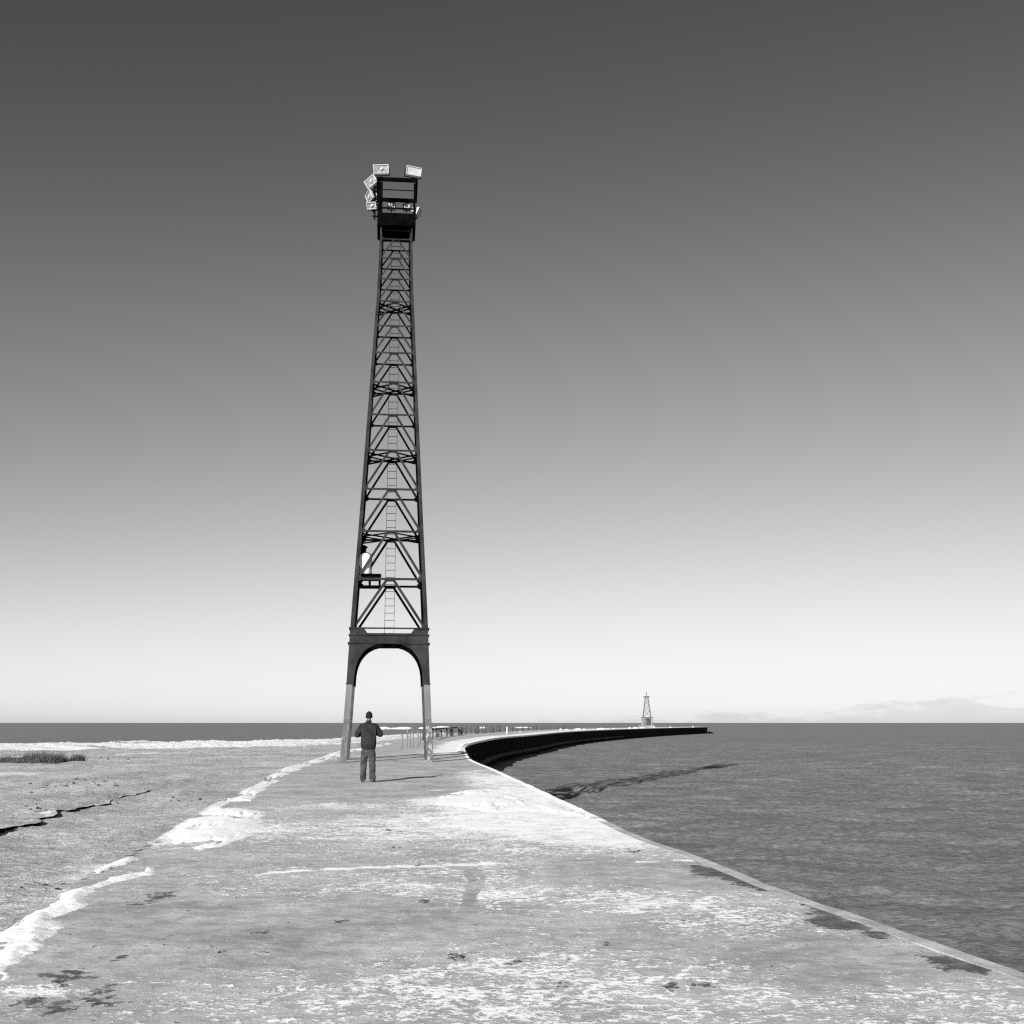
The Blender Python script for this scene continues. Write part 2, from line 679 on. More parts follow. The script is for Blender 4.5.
# small dark scuffs
n_scuff = m.noise(6.5, 6, 0.72, dist=0.4)
n_patch = m.noise(1.3, 4, 0.6)
scuff = m.math('MULTIPLY', m.step(n_scuff, 0.615, 0.67), m.step(n_patch, 0.40, 0.58, 0.15, 0.75))
conc = m.mix(scuff, conc, 0.11)
n_tiny = m.noise(34.0, 5, 0.7, dist=0.3)
n_blot = m.noise(2.6, 6, 0.68, dist=0.5)
fleck = m.math('ADD', m.math('MULTIPLY', n_fine, 0.44), m.math('ADD', m.math('MULTIPLY', n_blot, 0.28), m.math('MULTIPLY', n_tiny, 0.28)))
fthr = m.math('SUBTRACT', 0.685, m.math('MULTIPLY', fr, 0.37))
fthr = m.math('ADD', fthr, m.math('MULTIPLY', m.math('SUBTRACT', n_patch, 0.5), 0.10))
fthr = m.math('ADD', fthr, m.math('MULTIPLY', tr, 0.15))
fthr = m.math('SUBTRACT', fthr, m.math('MULTIPLY', ln, 0.22))
mask = m.step(m.math('SUBTRACT', fleck, fthr), -0.02, 0.035)
mask = m.math('MAXIMUM', mask, m.math('MULTIPLY', m.step(m.math('ADD', n_tiny, m.math('MULTIPLY', m.math('SUBTRACT', n_mid, 0.5), 0.7)), 0.60, 0.65), m.math('MULTIPLY', m.step(fr, 0.0, 0.3, 0.25, 0.7), m.math('SUBTRACT', 1.0, tr))))
haze_f = m.math('MULTIPLY', m.step(fr, 0.15, 1.0), 0.30)       # thin dusting between the flecks
haze_f = m.math('MULTIPLY', haze_f, m.math('SUBTRACT', 1.0, m.math('MULTIPLY', tr, 0.6)))
c1 = m.mix(haze_f, conc, 0.70)
c2 = m.mix(m.math('MULTIPLY', mask, m.step(n_blot, 0.35, 0.6, 0.62, 0.95)), c1, 0.90)
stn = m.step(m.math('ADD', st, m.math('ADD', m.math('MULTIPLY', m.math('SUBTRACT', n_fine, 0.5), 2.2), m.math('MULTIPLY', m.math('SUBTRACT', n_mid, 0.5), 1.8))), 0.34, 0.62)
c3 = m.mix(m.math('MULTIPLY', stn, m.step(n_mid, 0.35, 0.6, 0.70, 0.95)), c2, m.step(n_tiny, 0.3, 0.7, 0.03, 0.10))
m.grey(c3)
hgt = m.math('ADD', m.math('MULTIPLY', mask, 0.5), m.math('ADD', m.math('MULTIPLY', n_fine, 0.6), m.math('MULTIPLY', n_grit, 0.15)))
m.bump(hgt, 0.022, 0.75)
DECK = m.m

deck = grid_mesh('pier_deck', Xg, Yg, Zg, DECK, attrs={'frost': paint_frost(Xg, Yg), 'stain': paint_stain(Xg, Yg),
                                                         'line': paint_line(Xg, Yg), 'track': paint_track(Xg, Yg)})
tag(deck, 'frosted grey concrete pier deck running away under the tower', 'pier deck', kind='structure')

# ------------------------------------------------------------------ thick snow drifts lying on the deck
def drift_height(X, Y):
    wob = (fbm(X, Y, 2.2, 5, 0.6) - 0.5)
    fine = fbm(X * 1.0 + 7, Y * 0.7, 7.0, 4, 0.6) - 0.5
    wx = X + wob * 0.24 + fine * 0.10
    wy = Y + (fbm(X + 11, Y + 3, 1.8, 5, 0.55) - 0.5) * (0.5 + 0.03 * Y)
    h = np.full(X.shape, -0.06)
    polys = [
        ([(2, 936), (23, 918), (53, 900), (84, 876), (100, 868), (122, 855), (137, 858), (137, 867), (160, 867), (158, 876), (120, 881), (88, 897), (84, 908),
          (56, 918), (60, 928), (44, 940), (34, 950), (20, 968), (2, 988)], 0.055, 0.5),
        ([(163, 835), (180, 822), (200, 812), (215, 805), (240, 807), (268, 812), (262, 830), (236, 842), (205, 850), (180, 848)], 0.06, 0.9),
        ([(226, 801), (245, 791), (260, 793), (250, 802)], 0.06, 0.4),
        ([(250, 789), (262, 782), (274, 782), (262, 791)], 0.06, 0.4),
        ([(268, 778), (280, 772), (290, 773), (276, 780)], 0.06, 0.5),
        ([(282, 770), (292, 765), (300, 767), (290, 771)], 0.06, 0.6),
        ([(296, 762), (330, 752), (338, 754), (312, 763)], 0.06, 0.8),
        ([(520, 806), (548, 802), (590, 818), (575, 820)], 0.05, 0.5),
        ([(440, 795), (480, 786), (520, 797), (560, 812), (480, 812), (430, 804)], 0.05, 1.2),
        ([(455, 752), (458, 745), (470, 738), (492, 735.5), (470, 743), (466, 752)], 0.10, 1.2),
    ]
    for p, top, soft in polys:
        sd = poly_sd(wx, wy, [G(*q) for q in p])
        hh = top * (1 - np.exp(-np.maximum(sd, 0) / soft * 2.2)) + np.minimum(sd, 0) * 0.25
        h = np.maximum(h, np.maximum(hh, -0.06))
    # thin ragged ridge all along the left edge
    ul = X - left_x(Y)
    amt = np.interp(Y, [8, 15, 17, 20, 24, 36, 60], [0.02, 0.02, 0.12, 0.28, 0.36, 0.55, 0.7])
    wid = amt * (0.3 + 1.4 * fbm(X * 0 + 5, Y, 0.55, 4, 0.6)) + fine * 0.12 * (1 + Y * .02)
    h = np.maximum(h, np.clip((wid - ul) * 0.14 - 0.02, -0.06, 0.05) * (Y > 15) - 0.06 * (Y <= 15))
    ridge = (fbm(X * 1.3 + Y * .5, Y * 0.6 - X * .4, 1.1, 3) - 0.5) * 0.04
    h = h - 0.06 * sstep(fbm(X * 1.2 + 3, Y * 0.5, 1.7, 5, 0.58), 0.60, 0.68) * (h > -0.055)
    h = np.maximum(h, -0.06)
    h = h + np.where(h > -0.055, ridge * np.clip(h / 0.08, 0, 1) + 0.0, 0)
    return h


ys2 = rows(5.4, 90, 0.9)
t2 = np.concatenate([np.linspace(0, 0.45, 150), np.linspace(0.45, 0.995, 110)[1:]])
Y2, T2 = np.meshgrid(ys2, t2, indexing='ij')
L2 = left_x(ys2)[:, None] - 0.02
R2 = right_x(ys2)[:, None] - KERB * 0.5
X2 = L2 + (R2 - L2) * T2
H2 = drift_height(X2, Y2)
snow_o = grid_mesh('snow', X2, Y2, surf(X2, Y2) + H2 - 0.004, SNOW, keep=H2 > -0.03)
tag(snow_o, 'white wind-blown snow drifts lying along the edges of the pier', 'snow', kind='stuff')

# ------------------------------------------------------------------ sea wall (sheet piling, waler, kerb)
wall_root = empty('sea_wall', (float(right_x(60)), 60, 0))
tag(wall_root, 'long dark curving sheet-pile sea wall with a pale kerb above the lake', 'sea wall')
off = Vector((-wall_root.location.x, -60, 0))


def edge_points(step0=0.45, y0=-12, y1=462):
    out = []
    y = y0
    while y < y1:
        out.append((float(right_x(y)), y))
        y += step0 if y < 140 else step0 * 2
    out.append((float(right_x(y1)), y1))
    return out


EP = edge_points()


def normal_at(i):
    a = Vector(EP[max(0, i - 1)])
    b = Vector(EP[min(len(EP) - 1, i + 1)])
    d = (b - a).normalized()
    return Vector((d.y, -d.x))


mb = MB()
vs = []
for i, (x, y) in enumerate(EP):
    n = normal_at(i)
    o_ = (0.0, 0.0, 0.16, 0.16)[i % 4]
    for z in (-0.10, -1.2, -2.2, -4.5):
        vs.append((x + n.x * (o_ - 0.12) + off.x, y + n.y * (o_ - 0.12) + off.y, z))
fs = []
for i in range(len(EP) - 1):
    for j in range(3):
        a = i * 4 + j
        fs.append((a, a + 4, a + 5, a + 1))
# the end of the pier turns the corner
k = len(vs)
ex, ey = EP[-1]
lx, ly = float(left_x(462)), 462.0
for q in ((ex, ey), (lx, ly), (float(left_x(420)), 420.0), (float(left_x(330)), 330.0), (float(left_x(250)), 250.0), (float(left_x(200)), 200.0)):
    for z in (-0.10, -4.5):
        vs.append((q[0] + off.x, q[1] + off.y, z))
for i in range(5):
    a = k + i * 2
    fs.append((a, a + 2, a + 3, a + 1))
mb.add(vs, fs)
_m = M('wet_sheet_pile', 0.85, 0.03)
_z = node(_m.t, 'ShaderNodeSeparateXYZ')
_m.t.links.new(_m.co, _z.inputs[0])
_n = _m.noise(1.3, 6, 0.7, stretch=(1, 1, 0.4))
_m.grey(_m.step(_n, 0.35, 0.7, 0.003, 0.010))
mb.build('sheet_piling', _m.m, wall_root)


def ribbon(name, o0, o1, z0, z1, mat, y0, y1, jag=0.0, smooth=False):
    b = MB()
    v = []
    f = []
    k_ = 0
    for i, (x, y) in enumerate(EP):
        if not (y0 <= y <= y1):
            continue
        n = normal_at(i)
        for o_, z in ((o0, z0), (o1, z0), (o1, z1), (o0, z1)):
            zz = z + ((jag * (random.random() - 0.5) + (float(surf(np.array(x - .05), np.array(y))) if z1 > -.1 else 0)) if z == z1 else 0)
            v.append((x + n.x * o_ + off.x, y + n.y * o_ + off.y, zz))
        if k_:
            a = (k_ - 1) * 4
            for j in range(4):
                f.append((a + j, a + (j + 1) % 4, a + 4 + (j + 1) % 4, a + 4 + j))
        k_ += 1
    f.append((0, 1, 2, 3))
    f.append(tuple(len(v) - 4 + q for q in (3, 2, 1, 0)))
    b.add(v, f)
    return b.build(name, mat, wall_root, smooth)


_m = M('kerb_concrete', 0.85, 0.25)
_n = _m.noise(2.5, 6, 0.65)
_g = _m.noise(40, 4)
_c = _m.math('MULTIPLY', _m.step(_n, 0.3, 0.7, 0.30, 0.50), _m.step(_g, 0.3, 0.7, 0.85, 1.15))
_z = node(_m.t, 'ShaderNodeSeparateXYZ')
_m.t.links.new(_m.co, _z.inputs[0])
_sn = _m.math('ADD', _m.step(_z.outputs[1], -48.0, -34.0, -0.35, 0.30), _m.noise(1.1, 6, 0.7))
_c = _m.mix(_m.step(_sn, 0.44, 0.56), _c, 0.88)
_m.grey(_c)
_m.bump(_g, 0.01, 0.5)
ribbon('kerb', -KERB - 0.003, 0.045, -0.16, 0.003, _m.m, -12, 462, 0.012)
_m = M('waler_beam', 0.9, 0.1)
_m.grey(_m.step(_m.noise(1.0, 6, 0.75), 0.42, 0.68, 0.012, 0.13))
ribbon('waler', 0.05, 0.42, -1.95, -1.62, _m.m, 40, 300, 0.05)

# ------------------------------------------------------------------ lake
_m = M('lake_water', 0.4, 0.0)
m = _m
w1 = m.noise(3.6, 7, 0.7, stretch=(0.9, 0.8, 1), dist=0.3)
w2 = m.noise(0.34, 6, 0.62, stretch=(0.7, 1, 1), dist=0.3)
w3 = m.noise(13.0, 5, 0.7)
w4 = m.noise(0.05, 6, 0.62, stretch=(0.5, 1, 1))
h = m.math('ADD', m.math('MULTIPLY', w1, 0.34), m.math('ADD', m.math('MULTIPLY', w2, 0.8), m.math('MULTIPLY', w3, 0.08)))
m.bump(h, 0.36, 0.8)
crest = m.math('MULTIPLY', m.step(w1, 0.56, 0.68), m.step(w2, 0.45, 0.60))
base = m.step(m.math('ADD', m.math('MULTIPLY', w1, 0.5), m.math('ADD', m.math('MULTIPLY', w2, 0.22), m.math('ADD', m.math('MULTIPLY', w4, 0.08), m.math('MULTIPLY', w3, 0.2)))), 0.42, 0.58, 0.125, 0.235)
m.grey(m.mix(m.math('MULTIPLY', crest, 0.6), base, 0.42))
gl = node(m.t, 'ShaderNodeBsdfGlossy')
gl.inputs['Roughness'].default_value = 0.25
mx = node(m.t, 'ShaderNodeMixShader')
mx.inputs[0].default_value = 0.035
m.t.links.new(m.b.inputs['Normal'].links[0].from_socket, gl.inputs['Normal'])
m.t.links.new(m.b.outputs[0], mx.inputs[1])
m.t.links.new(gl.outputs[0], mx.inputs[2])
m.t.links.new(mx.outputs[0], m.t.nodes['Material Output'].inputs[0])
LAKE = m.m
xs = np.concatenate([-np.geomspace(40000, 60, 14), np.linspace(-50, -8, 8), np.arange(-5, 45, 0.38), np.arange(45, 90, 0.8), np.geomspace(92, 40000, 16)])
yy = np.concatenate([[-300, -40, 0, 8], np.arange(12, 40, 0.30), np.arange(40, 130, 0.42), np.arange(130, 300, 1.0), np.geomspace(303, 45000, 18)])
Yw, Xw = np.meshgrid(yy, xs, indexing='ij')
env = sstep(Xw, -5, -2) * (1 - sstep(Xw, 80, 90)) * sstep(Yw, 12, 16) * (1 - sstep(Yw, 200, 300))
wav = (fbm(Xw * 0.75 + Yw * 0.25, Yw - 0.2 * Xw, 0.55, 4, 0.6) - 0.5) * 0.42 + (fbm(Xw, Yw * 1.1, 0.16, 3) - 0.5) * 0.25
lake = grid_mesh('lake', Xw, Yw, WATER + wav * env, LAKE, smooth=True)
tag(lake, 'dark rippled open lake reaching to the horizon', 'lake', kind='structure')

# ------------------------------------------------------------------ beach on the left
SH = np.array([(-260, 34), (-60, 50), (-30, 60), (-22, 66), (-15, 74), (-12, 83), (-11, 95), (-10.6, 115), (-10.0, 135), (-9.3, 160), (-8.4, 180)])


def shore_y(x):
    return np.interp(x, SH[:, 0], SH[:, 1])


SC = [G(px, py, -0.24) for px, py in ((-60, 858), (8, 834), (28, 831), (38, 824), (53, 819), (58, 815), (86, 810), (112, 801.6), (147, 795), (178, 787.6), (200, 782.5), (225, 777))]
SCa = np.array(sorted(SC, key=lambda q: q[1]))


def scarp_x(y):
    return np.interp(y, SCa[:, 1], SCa[:, 0])


yb = np.concatenate([np.arange(-12, 5.5, 0.4), rows(5.5, 186, 1.2)])
tb = np.linspace(0, 1, 260)
YB, TB = np.meshgrid(yb, tb, indexing='ij')
LB = left_x(yb)[:, None] + 0.03
WB = 16 + np.clip(yb, 0, 90)[:, None] * 1.1
XB = LB - WB * (TB ** 1.9)
drop = np.interp(yb, [-12, 9, 25, 42, 60, 90, 190], [-.30, -.26, -.20, -.10, -.05, -.04, -.05])[:, None]
ZB = drop + (fbm(XB, YB, 0.5, 5) - 0.5) * 0.16 * np.clip((LB - XB) / 1.5, 0.1, 1)
rough = fbm(XB + 40, YB, 2.6, 5, 0.62) - 0.5
ZB += rough * 0.07 * np.clip((LB - XB) / 1.0, 0.15, 1)
xs_ = scarp_x(YB) + (fbm(YB, YB * 0 + 3, 1.5, 4) - 0.5) * 0.55
fade = 1 - sstep(YB, 34, 46)
fade = fade * (0.45 + 0.9 * fbm(YB, YB * 0 + 8, 0.9, 3))
dd = xs_ - XB                                          # positive on the high side
ZB += fade * 0.05 * sstep(dd, 0.0, 0.12)
ZB -= fade * 0.05 * sstep(-dd, -0.1, 0.8) * 0.6
# lumps on the upper side
lump = sstep(fbm(XB + 9, YB * 0.7 + 4, 1.3, 4), 0.56, 0.66) * sstep(dd, 0.2, 0.9) * (1 - sstep(YB, 24, 36))
ZB += lump * 0.06
YS = shore_y(XB)
out = sstep(YB - YS, 9.0, 14.0)
ZB = ZB * (1 - out) + out * -3.2
m = M('sand_and_frost', 0.9, 0.15)
n1 = m.noise(0.55, 7, 0.65, stretch=(0.7, 0.5, 1))
n2 = m.noise(4.5, 6, 0.68)
n3 = m.noise(22, 4, 0.65)
n4 = m.noise(1.8, 6, 0.7, stretch=(1, 0.6, 1), dist=0.3)
sand = m.math('MULTIPLY', m.step(n2, 0.3, 0.7, 0.33, 0.56), m.step(n1, 0.3, 0.7, 0.74, 1.18))
sand = m.math('MULTIPLY', sand, m.step(m.noise(60, 4, 0.7), 0.3, 0.7, 0.78, 1.2))
fl = m.math('ADD', m.math('MULTIPLY', n3, 0.55), m.math('MULTIPLY', n4, 0.45))
sand = m.mix(m.math('MULTIPLY', m.step(fl, 0.57, 0.63), 0.55), sand, 0.74)
sand = m.mix(m.math('MULTIPLY', m.step(m.noise(3.4, 6, 0.72, stretch=(1, 0.5, 1), dist=0.4), 0.60, 0.68), 0.55), sand, 0.10)
_b = m.noise(8.5, 6, 0.72, dist=0.3)
sand = m.mix(m.math('MULTIPLY', m.step(_b, 0.56, 0.61), m.step(n1, 0.4, 0.6, 0.25, 0.8)), sand, 0.78)
sand = m.mix(m.math('MULTIPLY', m.step(_b, 0.42, 0.37), m.step(n1, 0.6, 0.4, 0.3, 0.75)), sand, 0.12)
whp = m.attr('white')
sand = m.mix(m.step(m.math('ADD', whp, m.math('MULTIPLY', m.math('SUBTRACT', n4, 0.5), 1.0)), 0.45, 0.75), sand, 0.70)
m.grey(sand)
m.bump(m.math('ADD', n2, m.math('MULTIPLY', n3, 0.5)), 0.09, 0.9)
SAND = m.m
wa = blob(XB, YB, 12, 771, 2.0, 3.0) * 0.75 + blob(XB, YB, 190, 790, 0.6, 3.0) * 0.4 + blob(XB, YB, 100, 845, 0.3, 1.2) * 0.7 + blob(XB, YB, 60, 858, 0.5, .8) * 0.5
beach = grid_mesh('beach', XB, YB, ZB, m.m, keep=(YB - YS) < 15, attrs={'white': wa})
tag(beach, 'grey frozen beach with a dark jagged crack left of the pier', 'beach', kind='structure')

# frozen crust broken along a jagged line: a low ledge with its face's shade painted on
def beach_z(x, y):
    i_ = int(np.clip(np.searchsorted(yb, y), 0, len(yb) - 1))
    return float(np.interp(-x, -XB[i_], ZB[i_]))


fx = []
y_ = float(SCa[0, 1]) - 3
while y_ < 31:
    jag = (float(fbm(np.array(y_), np.array(3.0), 1.1, 4)) - .5) * 0.5 + random.gauss(0, .018)
    fx.append((float(scarp_x(y_)) + jag, y_))
    y_ += random.uniform(.05, .16) * max(1, y_ / 14)
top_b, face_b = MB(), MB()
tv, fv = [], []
for x_, y_ in fx:
    hh_ = float(np.interp(y_, [14, 20, 25, 28, 31], [.062, .058, .042, .026, .008])) * (0.35 + 1.3 * float(fbm(np.array(y_), np.array(20.0), 1.3, 3)))
    z_ = beach_z(x_ + .1, y_)
    zt_ = z_ + hh_
    tv.append([(x_ + .012, y_, zt_), (x_ - .10, y_, zt_ - .004), (x_ - .34, y_, beach_z(x_ - .34, y_) - .02)])
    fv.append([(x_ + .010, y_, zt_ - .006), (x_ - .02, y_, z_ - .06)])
for i_ in range(len(tv) - 1):
    a_, c_ = tv[i_], tv[i_ + 1]
    for j_ in range(2):
        top_b.add([a_[j_], c_[j_], c_[j_ + 1], a_[j_ + 1]], [(0, 1, 2, 3)])
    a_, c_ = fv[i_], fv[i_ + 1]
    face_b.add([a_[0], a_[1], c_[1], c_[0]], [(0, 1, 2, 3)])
ledge = top_b.build('beach_ledge', SAND)
tag(ledge, 'low broken ledge of frozen crust with a dark face crossing the beach', 'beach ledge', kind='structure')
face_b.build('shade_face', worn('painted_shade_sand', 0.006, 0.015, 5, 0.9, 0.02), ledge)  # near-black colour stands in for shade on the ledge face

# ------------------------------------------------------------------ ice along the shore
inner = np.array([(-200, 36), (-60, 48), (-26, 54), (-20, 58), (-15, 66), (-12.4, 74), (-12.0, 88), (-11.8, 105), (-11.2, 125), (-10.2, 150), (-9.0, 175)])
outer = np.array([(-225, 56), (-72, 70), (-37, 80), (-29, 86), (-23, 93), (-19.5, 99), (-17.6, 110), (-16.8, 126), (-15.6, 146), (-13.6, 168), (-11.0, 192)])
ns, nt = 420, 40
sp = np.linspace(0, len(inner) - 1, ns)
pi_ = np.stack([np.interp(sp, np.arange(len(inner)), inner[:, k]) for k in (0, 1)], -1)
po_ = np.stack([np.interp(sp, np.arange(len(inner)), outer[:, k]) for k in (0, 1)], -1)
tt = np.linspace(0, 1, nt)
XI = pi_[:, :1] + (po_[:, :1] - pi_[:, :1]) * tt
YI = pi_[:, 1:] + (po_[:, 1:] - pi_[:, 1:]) * tt
prof = np.interp(tt, [0, .05, .14, .22, .46, .56, .82, .93, 1.0], [-.16, .02, .03, -.16, -.16, .06, .30, .20, -2.9])[None, :]
bump = (fbm(XI, YI, 0.5, 5, 0.6) - 0.5)
bump = bump + (fbm(XI, YI, 1.6, 4, 0.65) - 0.5) * 0.32
ZI = prof + bump * np.interp(tt, [0, .3, .8, .95, 1], [.06, .2, .5, .45, 0.2])[None, :] - 0.08
shrink = np.interp(sp, [0, 4.6, 6, 10], [1, 1, 0.35, 0.2])[:, None]
ZI = np.where(ZI > 0, ZI * shrink, ZI)
shore_ice = grid_mesh('shore_ice', XI, YI, ZI, ICE)
tag(shore_ice, 'bright white ridge of ice heaped along the lake shore', 'shore ice', kind='structure')


# ice heaps on the lake side of the far pier, and lumps of snow on its top
def heap(b, x, y, z, rx, ry, h, n=14, m_=5):
    sd = random.random() * 50
    v = []
    for i in range(m_ + 1):
        a = i / m_ * math.pi / 2
        for j in range(n):
            t = 2 * math.pi * j / n
            w = 0.75 + 0.5 * float(fbm(np.array(math.cos(t) * 1.5 + sd), np.array(math.sin(t) * 1.5 + i * .4), 1.0, 3))
            v.append((x + math.cos(t) * rx * math.cos(a) * w, y + math.sin(t) * ry * math.cos(a) * w, z + h * math.sin(a) * w))
    f = [(i * n + j, i * n + (j + 1) % n, (i + 1) * n + (j + 1) % n, (i + 1) * n + j) for i in range(m_) for j in range(n)]
    b.add(v, f)


hb = MB()
for px0, px1, d0, hi in ((394, 410, 820, 1.1), (414, 436, 900, 0.9), (434, 450, 860, 0.9), (466, 490, 950, .8), (376, 390, 780, .6), (520, 540, 1000, .6)):
    for i in range(3 if px0 < 440 else 1):
        px = px0 + (px1 - px0) * random.random()
        d = d0 * (0.95 + 0.1 * random.random())
        heap(hb, (px - 512) / FPX * d, d, -2.6, 2.5 + random.random() * 4.5, 5 + 6 * random.random(), 0.9 + hi * random.uniform(0.0, 1.0) * 0.9)
o = hb.build('ice_floes', ICE, smooth=True)
tag(o, 'distant white ice floes grounded on the lake beyond the pier', 'ice floes', kind='stuff')

hb = MB()
for px, d, w, hh in ((507, 165, .13, 1.0), (560, 262, .7, .5), (566, 268, .5, .45), (577, 280, .9, .55), (583, 285, .5, .4), (600, 300, 1.0, .45), (606, 306, .8, .35), (612, 312, .8, .4),
                     (628, 340, .7, .6), (634, 350, .8, .5), (640, 356, .6, .5), (520, 195, .3, .3), (668, 400, .5, .5), (652, 380, .6, .5), (690, 430, .4, .5)):
    heap(hb, (px - 512) / FPX * d, d, -0.05, w * random.uniform(.5, 1.3), w * 1.6, hh * (1.0 if px == 507 else random.uniform(.3, .7)))
o = hb.build('snow_lumps', SNOW, smooth=True)
tag(o, 'small lumps of white snow along the top of the far pier', 'snow', kind='stuff')

hb = MB()
for dx, dy, w, hh in ((0.6, -0.5, 0.9, 1.3), (1.7, 0.6, 0.8, 1.0), (0.4, -3.0, 0.8, 1.2)):
    heap(hb, 74 + dx, 462 + dy, -3.0, w, w * 1.3, hh, 8, 3)
o = hb.build('rocks', BLACK)
tag(o, 'dark boulders at the water line off the tip of the pier', 'rocks', kind='stuff')

# ------------------------------------------------------------------ dune grass
def grass_clump(name, px0, px1, py, n, hmax, label):
    x0, y0 = G(px0, py, -0.14)
    x1, y1 = G(px1, py, -0.14)
    b = MB()
    cx, cy = (x0 + x1) / 2, (y0 + y1) / 2
    for i in range(n):
        u = random.random()
        px = x0 + (x1 - x0) * u
        py_ = cy + random.gauss(0, 0.55 if n > 1000 else 0.18)
        prof_ = 0.45 + 0.55 * float(fbm(np.array(px * 2.0), np.array(py_ * .6 + 3), 1.0, 4)) * 1.2
        e = min(1.0, min(u, 1 - u) * 7 + 0.35) * ((0.55 + 0.55 * math.exp(-((u - .70) / .17) ** 2) + 0.12 * math.sin(u * 23)) if n > 1000 else 1.0)
        hh = hmax * (0.25 + 1.1 * max(0.0, prof_ - .35)) * e * random.uniform(0.45, 1.25)
        lean = Vector((random.gauss(0.10, 0.28), random.gauss(0, 0.28), 0)) * hh
        a = random.random() * 6.28
        w = random.uniform(0.005, 0.011)
        d = Vector((math.cos(a) * w, math.sin(a) * w, 0))
        p0 = Vector((px - cx, py_ - cy, -0.04))
        p1 = p0 + Vector((0, 0, hh * 0.55)) + lean * 0.35
        p2 = p0 + Vector((0, 0, hh)) + lean
        b.add([p0 - d, p0 + d, p1 + d * .8, p1 - d * .8, p2], [(0, 1, 2, 3), (3, 2, 4)])
    me = bpy.data.meshes.new(name)
    me.from_pydata(b.v, [], b.f)
    o = link_mesh(name, me, GRASS)
    o.location = (cx, cy, -0.12)
    tag(o, label, 'grass clump')
    return o


_m = M('dry_grass', 0.9, 0.1)
_m.grey(_m.step(_m.noise(6, 4), 0.3, 0.7, 0.035, 0.12))
GRASS = _m.m
grass_clump('grass_clump', -30, 68, 764, 7000, 0.60, 'long dark clump of dry dune grass on the beach before the white ice')
grass_clump('grass_clump', 72, 84, 763, 600, 0.50, 'small dark tuft of dune grass at the right end of the long clump')

# clods and pebbles
CLOD = worn('dark_clods', 0.02, 0.08, 20, 0.9, 0.1)


def clods(name, spots, label):
    b = MB()
    for x, y, z, q in spots:
        bm_ = bmesh.new()
        bmesh.ops.create_icosphere(bm_, subdivisions=1, radius=1.0)
        sx, sy, sz = q * random.uniform(.7, 1.5), q * random.uniform(.7, 1.3), q * random.uniform(.3, .6)
        bm_.verts.index_update()
        vv = [(x + v.co.x * sx * random.uniform(.75, 1.2), y + v.co.y * sy * random.uniform(.75, 1.2), z + sz * .4 + v.co.z * sz * random.uniform(.8, 1.2)) for v in bm_.verts]
        b.add(vv, [[v.index for v in f_.verts] for f_ in bm_.faces])
        bm_.free()
    o_ = b.build(name, CLOD)
    tag(o_, label, 'debris', kind='stuff')


sp_ = []
for cx_, cy_, n_, sg in ((85, 787, 30, 20), (55, 791, 22, 22), (40, 812, 14, 14), (105, 799, 10, 12), (150, 780, 10, 26), (95, 760, 8, 30), (60, 880, 8, 20), (190, 800, 6, 15)):
    for i in range(n_):
        x_, y_ = G(random.gauss(cx_, sg), cy_ + random.gauss(0, 3.0), -.2)
        sp_.append((x_, y_, beach_z(x_, y_), random.choice((.012, .016, .02, .035)) * (y_ / 18) ** .5))
clods('beach_debris', sp_, 'small dark clods and pebbles scattered over the frozen beach')
sp_ = []
for px_, py_, n_ in ((458, 956, 7), (343, 922, 3), (425, 902, 4), (671, 987, 3), (612, 943, 2), (396, 831, 3), (395, 847, 3), (632, 852, 4), (262, 932, 2), (225, 951, 2), (700, 985, 2), (560, 985, 2), (515, 961, 2), (420, 866, 2)):
    for i in range(n_):
        x_, y_ = G(px_ + random.gauss(0, 5), py_ + random.gauss(0, 1.2))
        sp_.append((x_, y_, float(surf(np.array(x_), np.array(y_))), random.uniform(.006, .018) * (y_ / 9) ** .5))
for i in range(110):
    x_, y_ = G(random.uniform(60, 900), random.uniform(845, 1015))
    if left_x(y_) + .2 < x_ < right_x(y_) - .2:
        sp_.append((x_, y_, float(surf(np.array(x_), np.array(y_))), random.uniform(.003, .008) * (y_ / 8) ** .5))
clods('deck_debris', sp_, 'scattered dark crumbs of dirt on the frosted pier')

# ------------------------------------------------------------------ the tower
TX, TY = -5.27, 51.63
TROT = math.atan(0.1015)
TZ = -0.06
tower = empty('light_tower', (TX, TY, TZ), TROT)
tag(tower, 'tall dark riveted lattice steel tower on four splayed legs astride the pier', 'tower')
HWZ = [(-0.3, 1.925), (0.0, 1.90), (1.5, 1.80), (3.12, 1.715), (5.41, 1.615), (7.5, 1.50), (9.57, 1.377), (15.34, 1.07), (20.5, 0.80), (22.84, 0.73), (24.2, 0.70)]


def hw(z):
    return float(np.interp(z, [q[0] for q in HWZ], [q[1] for q in HWZ]))


def face_pt(k, x, z, inset=0.0):
    """point on face k (0 = front), x along it, pushed inwards by inset"""
    p = Vector((x, -(hw(z) - inset), z))
    return Matrix.Rotation(k * math.pi / 2, 3, 'Z') @ p


CORNERS = [(-1, -1), (1, -1), (1, 1), (-1, 1)]
